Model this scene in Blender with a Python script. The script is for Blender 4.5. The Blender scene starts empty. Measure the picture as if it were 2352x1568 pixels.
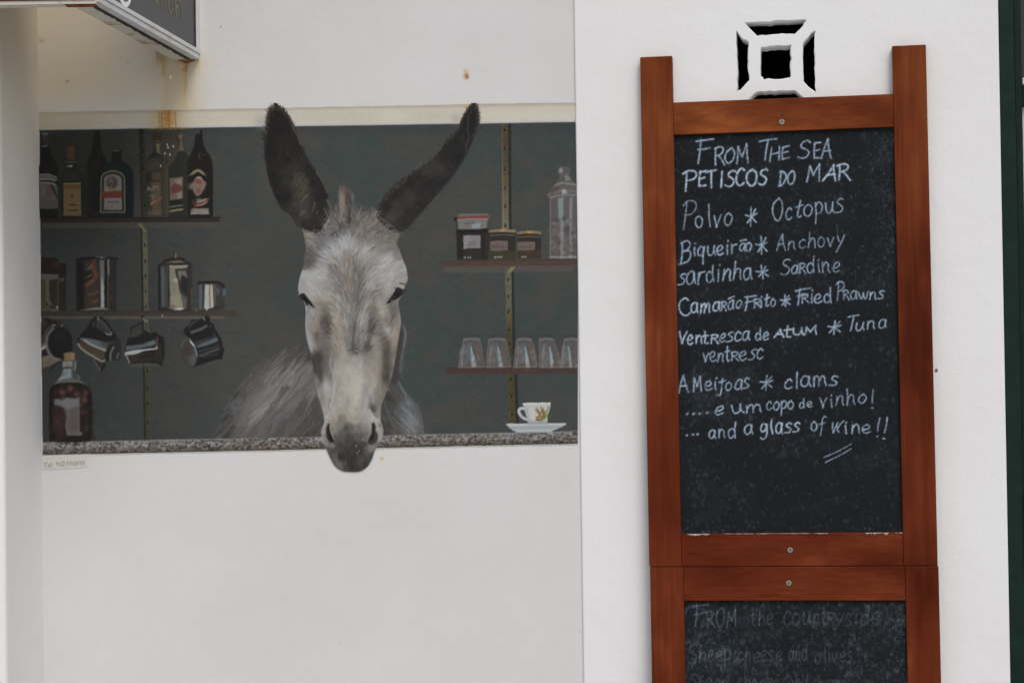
import bpy, bmesh, math
import numpy as np
from mathutils import Vector, Matrix, geometry
C = bpy.context.scene
R_ = math.radians
# ---------------------------------------------------------------- camera
FU, CX, CY = 4700., 1176., 784.          # focal length and picture centre in drawing units (photo = 2352 x 1568 units)
CAM = np.array([0., -4.7, 1.6])
PITCH, ROLL = R_(1.0), R_(-.8)
def cam_axes():
    base = np.array([[1, 0, 0], [0, 0, -1], [0, 1, 0]], float)
    a, b = math.cos(PITCH), math.sin(PITCH); c, d = math.cos(ROLL), math.sin(ROLL)
    return np.array([[1, 0, 0], [0, a, -b], [0, b, a]]) @ base @ np.array([[c, -d, 0], [d, c, 0], [0, 0, 1]])
AX = cam_axes()
cam = bpy.data.objects.new('camera', bpy.data.cameras.new('camera')); C.collection.objects.link(cam)
cam.data.sensor_width = 36; cam.data.lens = 36 * FU / 2352; cam.data.clip_start = .05; cam.data.clip_end = 500
M = Matrix.Identity(4)
for i in range(3):
    for j in range(3): M[i][j] = AX[i, j]
    M[i][3] = CAM[i]
cam.matrix_world = M; C.camera = cam
# ---------------------------------------------------------------- daylight
SUN_EL, SUN_AZ = R_(50), R_(18)           # bright overcast, sun behind cloud up to the right behind the viewer
W = bpy.data.worlds.new('World'); C.world = W; W.use_nodes = True; nt = W.node_tree
sky = nt.nodes.new('ShaderNodeTexSky'); sky.sky_type = 'NISHITA'; sky.sun_disc = False; sky.sun_elevation = SUN_EL; sky.sun_rotation = math.pi - SUN_AZ; sky.air_density = 1.; sky.dust_density = 3.
hs = nt.nodes.new('ShaderNodeHueSaturation'); hs.inputs['Saturation'].default_value = .34
bgn = nt.nodes['Background']; bgn.inputs['Strength'].default_value = .123
nt.links.new(sky.outputs[0], hs.inputs['Color']); nt.links.new(hs.outputs[0], bgn.inputs['Color'])
sun = bpy.data.objects.new('sun', bpy.data.lights.new('sun', 'SUN')); C.collection.objects.link(sun)
sun.data.energy = 1.02; sun.data.angle = R_(24); sun.data.color = (1, .98, .96)
sd = Vector((math.sin(SUN_AZ) * math.cos(SUN_EL), -math.cos(SUN_AZ) * math.cos(SUN_EL), math.sin(SUN_EL)))
sun.rotation_euler = (-sd).to_track_quat('-Z', 'Y').to_euler(); sun.location = (3, -6, 8)
C.view_settings.view_transform = 'Standard'; C.view_settings.look = 'None'; C.view_settings.gamma = 1; C.view_settings.exposure = 0.0
PAINT_GAIN = 1.07                          # display value -> paint reflectance under this light
# ---------------------------------------------------------------- helpers
def rays(u, w):
    d = np.stack([(np.asarray(u, float) - CX) / FU, -(np.asarray(w, float) - CY) / FU, -np.ones(np.shape(u))], -1)
    return d @ AX.T
def on_plane(u, w, P0, n):
    d = rays(u, w); t = ((np.asarray(P0) - CAM) @ n) / (d @ n); return CAM + d * t[..., None]
def project(P):
    p = (np.asarray(P) - CAM) @ AX; return CX - FU * p[..., 0] / p[..., 2], CY + FU * p[..., 1] / p[..., 2]
def lin(c):
    c = np.clip(np.asarray(c, float) / 255., 0, 1); return np.where(c <= .04045, c / 12.92, ((c + .055) / 1.055) ** 2.4)
WALL_N = np.array([0., 1., 0.])
def link(o, parent=None):
    C.collection.objects.link(o)
    if parent is not None: o.parent = parent
    return o
def thing(name, label, cat, loc=(0, 0, 0), group=None):
    o = link(bpy.data.objects.new(name, None)); o.location = loc; o['label'] = label; o['category'] = cat; o.empty_display_size = .1
    if group: o['group'] = group
    bpy.context.view_layer.update(); return o
def mesh(name, verts, faces, mat, parent=None, cols=None, smooth=False, label=None):
    me = bpy.data.meshes.new(name)
    if isinstance(verts, np.ndarray) and isinstance(faces, np.ndarray):
        n, f = len(verts), len(faces); me.vertices.add(n); me.vertices.foreach_set('co', verts.astype(np.float32).ravel())
        me.loops.add(f * 4); me.loops.foreach_set('vertex_index', faces.astype(np.int32).ravel())
        me.polygons.add(f); me.polygons.foreach_set('loop_start', np.arange(f, dtype=np.int32) * 4); me.polygons.foreach_set('loop_total', np.full(f, 4, np.int32))
    else: me.from_pydata([tuple(q) for q in verts], [], [tuple(q) for q in faces])
    if cols is not None:
        a = me.color_attributes.new('paint', 'FLOAT_COLOR', 'POINT'); a.data.foreach_set('color', np.c_[cols, np.ones(len(cols))].astype(np.float32).ravel())
    for m in (mat if isinstance(mat, (list, tuple)) else [mat]): me.materials.append(m)
    me.update(calc_edges=True); me.validate()
    if smooth: me.shade_smooth()
    o = link(bpy.data.objects.new(name, me), parent)
    if label: o['label'] = label
    if parent is not None: o.matrix_parent_inverse = parent.matrix_world.inverted()
    return o
def from_bm(name, bm, mat, parent=None, label=None, bevel=0., seg=2):
    if bevel: bmesh.ops.bevel(bm, geom=bm.edges[:], offset=bevel, segments=seg, affect='EDGES', profile=.5)
    bmesh.ops.recalc_face_normals(bm, faces=bm.faces[:])
    me = bpy.data.meshes.new(name); bm.to_mesh(me); bm.free()
    for m in (mat if isinstance(mat, (list, tuple)) else [mat]): me.materials.append(m)
    o = link(bpy.data.objects.new(name, me), parent)
    if parent is not None: o.matrix_parent_inverse = parent.matrix_world.inverted()
    if label: o['label'] = label
    return o
class Frame:
    """a flat local frame: origin, x along, z up, n out of the surface"""
    def __init__(s, o, x, z, n): s.o, s.x, s.z, s.n = [np.asarray(q, float) for q in (o, x, z, n)]
    def __call__(s, a, b, c=0.): return s.o + s.x * a + s.z * b + s.n * c
    def uv(s, u, w, c=0.):
        P = on_plane(np.asarray(u, float), np.asarray(w, float), s.o + s.n * c, s.n) - s.o; return P @ s.x, P @ s.z
def add_box(bm, F, a0, a1, b0, b1, c0, c1):
    vs = [bm.verts.new(F(a, b, c)) for a in (a0, a1) for b in (b0, b1) for c in (c0, c1)]
    for f in ((0, 1, 3, 2), (4, 6, 7, 5), (0, 4, 5, 1), (2, 3, 7, 6), (0, 2, 6, 4), (1, 5, 7, 3)): bm.faces.new([vs[i] for i in f])
def boxes(name, F, lst, mat, parent, bevel=.0015, label=None):
    bm = bmesh.new()
    for b in lst: add_box(bm, F, *b)
    return from_bm(name, bm, mat, parent, label, bevel)
def ribbon(pts, w):
    p = np.asarray(pts, float); t = np.gradient(p, axis=0); t /= np.linalg.norm(t, axis=1)[:, None] + 1e-9; n = np.c_[-t[:, 1], t[:, 0]]
    return np.vstack([p + n * w / 2, p - n * w / 2]), [(i, i + 1, len(p) + i + 1, len(p) + i) for i in range(len(p) - 1)]
# ---------------------------------------------------------------- materials
def mat(name, col=(.8, .8, .8), rough=.8, spec=.3, metal=0.):
    m = bpy.data.materials.new(name); m.use_nodes = True; b = m.node_tree.nodes['Principled BSDF']
    b.inputs['Base Color'].default_value = (*col, 1); b.inputs['Roughness'].default_value = rough; b.inputs['Specular IOR Level'].default_value = spec; b.inputs['Metallic'].default_value = metal
    return m, m.node_tree, b
def N(t, kind, **kw):
    n = t.nodes.new(kind)
    for k, q in kw.items():
        if k in n.inputs: n.inputs[k].default_value = q
        else: setattr(n, k, q)
    return n
def noise_node(t, scale, detail=4, rough=.55, vec=None):
    n = N(t, 'ShaderNodeTexNoise'); n.inputs['Scale'].default_value = scale; n.inputs['Detail'].default_value = detail; n.inputs['Roughness'].default_value = rough
    if vec is not None: t.links.new(vec, n.inputs['Vector'])
    return n
def bump(t, b, src, strength, dist, prev=None):
    n = N(t, 'ShaderNodeBump'); n.inputs['Strength'].default_value = strength; n.inputs['Distance'].default_value = dist; t.links.new(src, n.inputs['Height'])
    if prev is not None: t.links.new(prev.outputs[0], n.inputs['Normal'])
    t.links.new(n.outputs[0], b.inputs['Normal']); return n
def ramp(t, src, stops):
    r = N(t, 'ShaderNodeValToRGB'); e = r.color_ramp.elements
    while len(e) < len(stops): e.new(.5)
    for k, (p, c) in enumerate(stops): e[k].position = p; e[k].color = (*c, 1)
    t.links.new(src, r.inputs[0]); return r
def mixc(t, fac, a, b, mode='MIX'):
    m = N(t, 'ShaderNodeMix', data_type='RGBA', blend_type=mode)
    for k, q in ((0, fac), (6, a), (7, b)):
        if hasattr(q, 'links'): t.links.new(q, m.inputs[k])
        else: m.inputs[k].default_value = q if k == 0 else (*q, 1)
    return m.outputs[2]
def plaster(name, col, painted=False):
    m, t, b = mat(name, col, .92, .2)
    pos = N(t, 'ShaderNodeNewGeometry').outputs['Position']
    big = noise_node(t, 2.2, 5, .6, pos); mid = noise_node(t, 26, 4, .6, pos); fine = noise_node(t, 210, 3, .6, pos); spk = noise_node(t, 95, 2, .5, pos)
    base = (col[0], col[1], col[2])
    if painted:
        at = N(t, 'ShaderNodeVertexColor', layer_name='paint'); base = at.outputs[0]
    tone = ramp(t, big.outputs[0], [(.3, (.95, .945, .94)), (.65, (1, 1, 1))])
    c = mixc(t, 1., base, tone.outputs[0], 'MULTIPLY')
    s = ramp(t, spk.outputs[0], [(.75, (1, 1, 1)), (.82, (.86, .84, .80))])
    c = mixc(t, .55, c, mixc(t, 1., c, s.outputs[0], 'MULTIPLY'))
    t.links.new(c, b.inputs['Base Color'])
    tr = noise_node(t, 6.5, 3, .5, pos)
    p = bump(t, b, tr.outputs[0], .14, .010); p = bump(t, b, mid.outputs[0], .3, .003, p); bump(t, b, fine.outputs[0], .4, .001, p)
    return m
m_wall = plaster('white_plaster', (.85, .85, .85)); m_wallp = plaster('white_plaster_stain_and_bounce', (.8, .8, .8), True)
def paintmat(name, rough, spec, b1, tex=True):
    m, t, b = mat(name, (.5, .5, .5), rough, spec); at = N(t, 'ShaderNodeVertexColor', layer_name='paint')
    pos = N(t, 'ShaderNodeNewGeometry').outputs['Position']; f = noise_node(t, 230, 3, .6, pos); g = noise_node(t, 40, 3, .6, pos)
    v1 = ramp(t, f.outputs[0], [(.3, (.955, .955, .955)), (.7, (1.0, 1.0, 1.0))])
    t.links.new(mixc(t, 1., at.outputs[0], v1.outputs[0], 'MULTIPLY'), b.inputs['Base Color'])
    p = bump(t, b, g.outputs[0], .3, .003); bump(t, b, f.outputs[0], b1 * .6, .0008, p); return m
m_mural = paintmat('mural_paint', .8, .22, .4); m_slate = paintmat('chalkboard_slate', .75, .1, .12)
def wood(name, axis):
    m, t, b = mat(name, (.2, .06, .02), .55, .08)
    pos = N(t, 'ShaderNodeTexCoord').outputs['Object']; mp = N(t, 'ShaderNodeMapping'); mp.inputs['Scale'].default_value = (1, 1, .022) if axis == 'z' else (.022, 1, 1); t.links.new(pos, mp.inputs['Vector'])
    mp2 = N(t, 'ShaderNodeMapping'); mp2.inputs['Scale'].default_value = (1, 1, .3) if axis == 'z' else (.3, 1, 1); t.links.new(pos, mp2.inputs['Vector'])
    g = noise_node(t, 150, 5, .6, mp.outputs[0]); w = noise_node(t, 11, 3, .5, mp2.outputs[0]); st = noise_node(t, 42, 3, .5, mp.outputs[0])
    a = ramp(t, g.outputs[0], [(.30, (.140, .029, .009)), (.52, (.165, .036, .011)), (.74, (.195, .048, .014))])
    d = ramp(t, st.outputs[0], [(.36, (.86, .81, .78)), (.60, (1.03, 1.03, 1.0))])
    q = ramp(t, w.outputs[0], [(.30, (.52, .42, .40)), (.48, (.95, .92, .90)), (.60, (1.1, 1.2, 1.2)), (.74, (1.75, 2.1, 2.2))])
    c = mixc(t, .8, a.outputs[0], mixc(t, 1., a.outputs[0], d.outputs[0], 'MULTIPLY')); c = mixc(t, 1., c, q.outputs[0], 'MULTIPLY')
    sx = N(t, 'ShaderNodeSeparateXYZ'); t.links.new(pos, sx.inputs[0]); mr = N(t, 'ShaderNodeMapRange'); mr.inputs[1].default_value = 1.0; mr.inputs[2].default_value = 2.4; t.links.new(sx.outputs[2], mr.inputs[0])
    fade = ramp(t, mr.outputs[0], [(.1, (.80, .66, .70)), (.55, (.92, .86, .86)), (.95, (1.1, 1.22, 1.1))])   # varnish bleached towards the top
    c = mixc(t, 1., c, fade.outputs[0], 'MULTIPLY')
    t.links.new(c, b.inputs['Base Color'])
    rr = ramp(t, w.outputs[0], [(.3, (.34, .34, .34)), (.7, (.55, .55, .55))]); t.links.new(rr.outputs[0], b.inputs['Roughness'])
    bump(t, b, g.outputs[0], .25, .0006); return m
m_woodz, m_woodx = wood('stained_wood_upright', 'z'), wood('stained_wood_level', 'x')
def flecked(name, col, rough, c2, scale, lo, hi, spec=.3, metal=0.):
    m, t, b = mat(name, col, rough, spec, metal); pos = N(t, 'ShaderNodeNewGeometry').outputs['Position']; n = noise_node(t, scale, 5, .6, pos)
    r = ramp(t, n.outputs[0], [(lo, col), (hi, c2)]); t.links.new(r.outputs[0], b.inputs['Base Color']); bump(t, b, n.outputs[0], .15, .001); return m
m_green = flecked('green_gloss_paint', (.003, .016, .011), .55, (.006, .024, .017), 30, .4, .7, .2)
m_pane = flecked('curtained_glass', (.62, .57, .56), .25, (.72, .68, .68), 4, .3, .7, .5); m_paned = flecked('dark_glass', (.012, .012, .013), .12, (.02, .02, .02), 4, .3, .7, .5)
m_signp = flecked('sign_face', (.054, .054, .057), .46, (.062, .062, .064), 6, .3, .7, .4); m_frame = flecked('white_sign_trim', (.66, .66, .66), .5, (.56, .54, .50), 14, .5, .75)
m_lip = flecked('rusty_white_lip', (.66, .62, .54), .7, (.30, .11, .03), 22, .56, .70); m_rust = flecked('rust', (.12, .03, .008), .9, (.24, .09, .03), 60, .4, .6); m_dark = flecked('dark_backing', (.06, .06, .065), .8, (.02, .02, .02), 50, .4, .6)
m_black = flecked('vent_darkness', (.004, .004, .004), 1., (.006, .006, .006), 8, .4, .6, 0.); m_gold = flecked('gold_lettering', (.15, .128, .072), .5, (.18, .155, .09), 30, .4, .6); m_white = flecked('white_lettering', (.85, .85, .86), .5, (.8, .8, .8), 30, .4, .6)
m_steel = flecked('screw_steel', (.42, .40, .37), .5, (.28, .26, .24), 300, .4, .6, .4, .6); m_slot = flecked('screw_slot', (.03, .028, .025), .8, (.02, .02, .02), 200, .4, .6); m_crumb = flecked('wall_crumb', (.30, .26, .22), .9, (.12, .10, .08), 120, .4, .6); m_chip = flecked('chipped_undercoat', (.46, .43, .39), .9, (.34, .27, .21), 90, .4, .7); m_ground = flecked('paving', (.34, .33, .31), .9, (.42, .41, .39), 6, .35, .65)
# ---------------------------------------------------------------- painter: brushes that lay paint on a flat surface
class Paint:
    """A flat painted surface, cell by cell: colour (display values 0-255) and which painted item each cell belongs to."""
    def __init__(s, x0, y0, x1, y1, step, base):
        s.x0, s.y0, s.st = x0, y0, step
        s.W = int(round((x1 - x0) / step)); s.H = int(round((y1 - y0) / step))
        s.X = x0 + (np.arange(s.W) + .5) * step
        s.Y = y0 + (np.arange(s.H) + .5) * step
        s.col = np.ones((s.H, s.W, 3)) * np.array(base, float)
        s.id = np.zeros((s.H, s.W), np.int32)
        s.items = [None]
        s.clip = None
    def item(s, name, parent=0, label=None):
        s.items.append((name, parent, label)); return len(s.items) - 1
    def box(s, xa, ya, xb, yb):
        i0 = max(0, int((xa - s.x0) / s.st) - 1); i1 = min(s.W, int((xb - s.x0) / s.st) + 2)
        j0 = max(0, int((ya - s.y0) / s.st) - 1); j1 = min(s.H, int((yb - s.y0) / s.st) + 2)
        return i0, max(i0, i1), j0, max(j0, j1)
    def lay(s, b, a, c, pid=None, th=.5):
        i0, i1, j0, j1 = b
        if s.clip is not None: a = a * s.clip[j0:j1, i0:i1]
        c = np.asarray(c, float)
        v = s.col[j0:j1, i0:i1]
        v += (c - v) * a[..., None]
        if pid is not None:
            q = s.id[j0:j1, i0:i1]; q[(a > th) | ((a > .05) & (q == 0))] = pid
    def dist(s, pts, b, closed=False):
        i0, i1, j0, j1 = b
        x = s.X[i0:i1][None, :]; y = s.Y[j0:j1][:, None]
        d = np.full((j1 - j0, i1 - i0), 1e9); inside = np.zeros(d.shape, bool); t = np.zeros(d.shape)
        n = len(pts); m = n if closed else n - 1
        for k in range(m):
            ax, ay = pts[k]; bx, by = pts[(k + 1) % n]
            ex, ey = bx - ax, by - ay; L = ex * ex + ey * ey + 1e-9
            u = np.clip(((x - ax) * ex + (y - ay) * ey) / L, 0, 1)
            q = (x - ax - u * ex) ** 2 + (y - ay - u * ey) ** 2
            w = q < d
            t[w] = (k + u[w]) / m; d[w] = q[w]
            if closed and ay != by:
                c = (ay > y) != (by > y)
                inside ^= c & (x < (bx - ax) * (y - ay) / (by - ay) + ax)
        d = np.sqrt(d)
        return (np.where(inside, -d, d) if closed else d), t
    def mask(s, pts, soft=1.2, smooth=True, grow=0):
        if smooth: pts = curve(pts, True, 5)
        pts = np.asarray(pts, float); g = soft + grow + 2
        b = s.box(pts[:, 0].min() - g, pts[:, 1].min() - g, pts[:, 0].max() + g, pts[:, 1].max() + g)
        d, _ = s.dist(pts, b, True)
        return b, ss(.5 - (d - grow) / (2 * soft))
    def shape(s, pts, c, pid=None, soft=1.2, a=1., smooth=True, grow=0, th=.5):
        b, m = s.mask(pts, soft, smooth, grow)
        s.lay(b, m * a, c if not callable(c) else c(*np.meshgrid(s.X[b[0]:b[1]], s.Y[b[2]:b[3]])), pid, th)
    def quad(s, xa, ya, xb, yb, c, pid=None, soft=1., a=1., sk=0.):
        s.shape([(xa, ya), (xb, ya + sk * (xb - xa)), (xb, yb + sk * (xb - xa)), (xa, yb)], c, pid, soft, a, False)
    def stroke(s, pts, w, c, a=1., soft=.8, pid=None, w1=None, smooth=True, th=.5, grain=None):
        if smooth and len(pts) > 2: pts = curve(pts, False, 5)
        pts = np.asarray(pts, float); g = w + soft + 1
        b = s.box(pts[:, 0].min() - g, pts[:, 1].min() - g, pts[:, 0].max() + g, pts[:, 1].max() + g)
        if b[1] <= b[0] or b[3] <= b[2]: return
        d, t = s.dist(pts, b)
        r = w / 2 if w1 is None else w / 2 + (w1 - w) / 2 * t
        m = ss(.5 - (d - r) / (2 * soft)) * a
        if grain is not None: m = m * grain[b[2]:b[3], b[0]:b[1]]
        s.lay(b, m, c, pid, th)
    def blob(s, x, y, rx, ry, c, a=1., rot=0., pid=None, p=2.):
        r = max(rx, ry) * 2.2
        b = s.box(x - r, y - r, x + r, y + r)
        X, Y = np.meshgrid(s.X[b[0]:b[1]] - x, s.Y[b[2]:b[3]] - y)
        cr, sr = math.cos(rot), math.sin(rot)
        q = np.sqrt(((X * cr + Y * sr) / rx) ** 2 + ((-X * sr + Y * cr) / ry) ** 2)
        s.lay(b, a * np.exp(-q ** p), c, pid, .4)
    def noise(s, size, seed, aspect=1., oct=1):
        return noise2(s.X / aspect, s.Y, size, seed, oct)

def ss(t):
    t = np.clip(t, 0, 1); return t * t * (3 - 2 * t)

def curve(pts, closed, n, sharp=1.15):
    p = np.asarray(pts, float); m = len(p)
    if closed and m > 2:   # corners stay corners: a point where the outline turns sharply is doubled
        a = p - np.roll(p, 1, 0); b = np.roll(p, -1, 0) - p
        t = np.abs((np.arctan2(b[:, 1], b[:, 0]) - np.arctan2(a[:, 1], a[:, 0]) + 3 * np.pi) % (2 * np.pi) - np.pi)
        p = np.repeat(p, np.where(t > sharp, 3, 1), 0); m = len(p)
    if m < 3: return p
    if closed: q = np.vstack([p[-1], p, p[0], p[1]])
    else: q = np.vstack([2 * p[0] - p[1], p, 2 * p[-1] - p[-2]])
    out = []; t = (np.arange(n) / n)[:, None]
    for k in range(1, len(q) - 2):
        a, b, c, d = q[k - 1], q[k], q[k + 1], q[k + 2]
        out.append(.5 * (2 * b + (c - a) * t + (2 * a - 5 * b + 4 * c - d) * t ** 2 + (3 * b - a - 3 * c + d) * t ** 3))
    out = np.vstack(out)
    return out if closed else np.vstack([out, p[-1]])

def noise2(xs, ys, size, seed, oct=1):
    rng = np.random.RandomState(seed); tot = 0; amp = 1; s = 0
    for o in range(oct):
        nx = int((xs.max() - xs.min()) / size) + 4; ny = int((ys.max() - ys.min()) / size) + 4
        g = rng.rand(ny, nx) * 2 - 1
        fx = (xs - xs.min()) / size; fy = (ys - ys.min()) / size
        ix = fx.astype(int); iy = fy.astype(int); tx = ss(fx - ix)[None, :]; ty = ss(fy - iy)[:, None]
        a = g[iy][:, ix]; b = g[iy][:, ix + 1]; c = g[iy + 1][:, ix]; d = g[iy + 1][:, ix + 1]
        tot = tot + amp * ((a * (1 - tx) + b * tx) * (1 - ty) + (c * (1 - tx) + d * tx) * ty)
        s += amp; amp *= .55; size *= .5
    return tot / s

# frames in which the drawings below were measured: origin and scale to drawing units (one unit is about a millimetre on the wall)
VIEW = dict(A=(476.4, 217.8, .2951), B=(476.4, 612.5, .3212), e=(598.9, 231.4, .1996), E=(843.9, 231.4, .1997), F=(667., 503.6, .1563),
            G=(680.6, 721.4, .1563), H=(721.4, 925.6, .10415), R=(952.8, 217.8, .2604), Q=(952.8, 680.6, .2604), L=(0, 238.2, .25),
            K=(0, 544.5, .3473), b=(88.5, 292.7, .1389), c=(299.5, 292.7, .15626), m=(88.5, 707.8, .13018), n=(272.2, 707.8, .11575),
            t=(88.5, 571.7, .10416), u=(340.3, 571.7, .10416), S=(0, 0, .20257), V=(1660.7, 34., .1302), X=(1293.1, 0, .4502),
            Y=(1497.3, 272.2, .3039), Z=(1497.3, 680.6, .3039), W=(1293.1, 1089., .4502), U=(0, 0, 1.))
def v(k, *p):
    """v('b', x0, y0, x1, y1, ...) -> points in drawing units"""
    ox, oy, s = VIEW[k]; q = np.asarray(p, float).reshape(-1, 2)
    return [(ox + x * s, oy + y * s) for x, y in q]
# ---------------------------------------------------------------- handwriting: strokes of each letter, x across, y up, capitals 1 high
FONT = {
 'F': '.6;.12,0 .15,.5 .14,.98|0,.9 .3,.95 .6,1|.08,.55 .3,.58 .5,.62', 'R': '.6;.1,0 .1,.5 .08,.95|.0,.9 .25,1 .5,.9 .5,.7 .3,.55 .12,.5|.25,.52 .45,.25 .65,-.05', 'O': '.7;.4,.98 .1,.75 .05,.35 .25,.02 .5,.05 .65,.4 .6,.8 .4,.98',
 'M': '.8;.02,0 .08,.4 .14,.9|.14,.9 .28,.55 .38,.35|.38,.35 .52,.65 .68,1|.68,1 .7,.5 .74,0', 'T': '.65;0,.88 .3,.94 .65,1|.33,.93 .3,.5 .28,0', 'H': '.6;.05,0 .08,.5 .1,.95|.55,0 .55,.5 .57,.98|.08,.48 .3,.5 .56,.54', 'E': '.5;.5,.95 .2,.9 .1,.86|.12,.9 .08,.45 .1,.04|.1,.48 .25,.5 .42,.53|.1,.04 .3,.03 .5,.08',
 'S': '.55;.55,.92 .4,1 .15,.9 .12,.68 .35,.52 .52,.33 .42,.06 .2,-.02 0,.08', 'A': '.6;0,0 .15,.5 .33,1|.33,1 .42,.5 .6,0|.12,.36 .3,.38 .5,.42', 'P': '.55;.1,0 .13,.5 .15,.95|0,.84 .2,1 .48,.96 .55,.78 .4,.58 .12,.5', 'I': '.2;.1,0 .1,.5 .12,1', 'C': '.55;.52,.88 .35,1 .1,.75 .05,.35 .2,.03 .4,.02 .55,.14',
 'D': '.6;.1,0 .1,.5 .12,.95|.05,.95 .35,.9 .58,.6 .5,.25 .3,.02 .02,0', 'B': '.55;.12,0 .14,.5 .12,.95|.05,.92 .35,1 .5,.85 .4,.62 .18,.52|.18,.52 .45,.5 .55,.28 .4,.05 .0,-.1', 'V': '.5;0,1 .1,.5 .2,.02|.2,.02 .3,.5 .5,.98', 'W': '.75;0,.85 .06,.4 .14,.05|.14,.05 .25,.5 .36,.85|.3,.5 .4,.2 .5,.05|.42,.45 .58,.75 .75,.98',
 'a': '.5;.42,.55 .25,.64 .06,.45 .05,.15 .2,0 .36,.15 .43,.5|.43,.6 .42,.25 .5,0', 'b': '.45;.06,1 .06,.4 .08,.05|.08,.4 .28,.6 .43,.35 .3,.03 .08,.06', 'c': '.42;.4,.52 .25,.64 .06,.42 .08,.12 .24,0 .42,.1', 'd': '.5;.4,.5 .22,.62 .05,.4 .08,.08 .25,0 .4,.2|.46,1.02 .43,.5 .46,0', 'e': '.45;.06,.28 .25,.32 .4,.45 .3,.63 .1,.5 .05,.2 .2,0 .45,.1',
 'f': '.4;.42,.95 .28,1.02 .2,.75 .2,.2 .18,-.35|0,.5 .2,.54 .4,.58', 'g': '.5;.42,.52 .22,.64 .05,.42 .1,.14 .28,.12 .42,.42|.44,.6 .42,.1 .36,-.3 .15,-.42 .05,-.28', 'h': '.5;.08,1 .08,.5 .06,0|.08,.32 .25,.6 .4,.5 .42,.2 .46,0', 'i': '.2;.1,.58 .09,.3 .12,0|.12,.82 .13,.87', 'j': '.3;.2,.75 .18,.2 .12,-.3 -.08,-.34|.0,.55 .2,.58 .36,.66',
 'l': '.22;.12,1.02 .1,.5 .16,0', 'm': '.75;.06,.58 .07,.3 .06,0|.07,.35 .2,.6 .34,.5 .36,0|.37,.35 .52,.6 .66,.48 .68,.2 .74,0', 'n': '.5;.06,.6 .07,.3 .05,0|.07,.35 .24,.62 .4,.48 .41,.2 .48,0', 'o': '.5;.27,.62 .08,.48 .05,.18 .22,0 .4,.12 .45,.42 .27,.62', 'p': '.5;.08,.6 .08,.1 .05,-.42|.08,.42 .26,.62 .45,.42 .36,.1 .1,.08', 'q': '.5;.42,.55 .22,.64 .05,.4 .12,.1 .3,.12 .42,.45|.44,.6 .4,.1 .44,-.45',
 'r': '.4;.06,.6 .08,.3 .06,0|.08,.36 .2,.56 .4,.6', 's': '.4;.38,.58 .22,.64 .08,.5 .2,.35 .36,.2 .28,.02 0,.0', 't': '.4;.2,.95 .18,.5 .16,.12 .28,0 .4,.06|0,.6 .2,.63 .42,.66', 'u': '.52;.06,.6 .05,.25 .15,.02 .32,.08 .42,.35|.43,.6 .42,.25 .52,0', 'v': '.42;0,.6 .08,.3 .17,.02|.17,.02 .28,.35 .42,.62', 'w': '.65;0,.6 .08,.2 .16,.02 .26,.2 .32,.5|.32,.5 .36,.15 .46,.02 .58,.3 .64,.62', 'x': '.45;0,.6 .2,.3 .45,0|.42,.62 .2,.3 .0,0',
 'y': '.45;.02,.6 .1,.35 .22,.22|.44,.64 .3,.25 .12,-.15 0,-.38', 'z': '.4;.02,.58 .38,.6 .05,.03 .4,.02', 'ã': '.5;.42,.55 .25,.64 .06,.45 .05,.15 .2,0 .36,.15 .43,.5|.43,.6 .42,.25 .5,0|.0,.82 .2,.86 .46,.9',
 '*': '.7;.32,1 .36,.5 .36,0|.0,.62 .35,.52 .7,.62|.14,.18 .4,.55 .6,.9|.3,.6 .5,.35 .7,.16', '.': '.25;.08,.02 .12,.06', '!': '.2;.14,1 .1,.6 .08,.3|.05,0 .1,.02', ' ': '.35;',
 '9': '.5;.42,.85 .25,1 .08,.8 .15,.55 .4,.7 .44,.9 .42,.5 .36,0', '6': '.5;.42,1 .2,.7 .08,.35 .15,.04 .38,.05 .42,.35 .2,.45', '2': '.5;.05,.8 .2,1 .42,.85 .35,.5 .05,.02 .45,.04', '7': '.5;.05,.95 .45,.98 .3,.5 .2,0|.15,.5 .4,.54', '0': '.5;.25,1 .06,.7 .08,.2 .25,0 .42,.3 .4,.8 .25,1', '5': '.5;.42,.98 .12,.95 .1,.6 .35,.55 .4,.25 .25,.02 .04,.08', '8': '.5;.4,.9 .2,1 .1,.8 .35,.5 .4,.15 .2,0 .06,.2 .3,.55 .4,.9', '3': '.5;.08,.9 .3,1 .42,.8 .2,.55 .42,.35 .35,.05 .05,.05'}
def write(word, xa, xb, ya, yb, h, seed=0):
    """polylines of a handwritten word between x = xa and xb, baseline running from ya to yb, capitals h high (y down)"""
    rs = np.random.RandomState(seed + len(word)); gl = []; x = 0
    for ch in word:
        w, s = FONT[ch].split(';'); w = float(w)
        gl.append((x, [[tuple(map(float, q.split(','))) for q in pl.split()] for pl in s.split('|') if pl])); x += w + .11
    tot = x - .11; sc = (xb - xa) / tot; out = []
    for gx, pls in gl:
        dx, dy, k, sh, kw = rs.normal(0, .02), rs.normal(0, .03), rs.uniform(.88, 1.1), rs.normal(.04, .06), rs.uniform(.9, 1.08)
        for pl in pls:
            o = []
            for px, py in pl:
                X = xa + (gx + px * kw + py * sh + dx + .012 * rs.normal()) * sc; Y = ya + (yb - ya) * (X - xa) / max(1, xb - xa) - (py * k + dy + .014 * rs.normal()) * h
                o.append((X, Y))
            out.append(o)
    return out
# ---------------------------------------------------------------- the mural
def idw(pts, X, Y, p=3.2, ky=None):
    num = 0; den = 0
    for x, y, c in pts:
        w = 1. / (((X - x) ** 2 + ((Y - y) * (1 if ky is None else ky)) ** 2 + 30.) ** (p / 2))
        num = num + w[..., None] * np.array(c, float); den = den + w
    return num / den[..., None]

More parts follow.
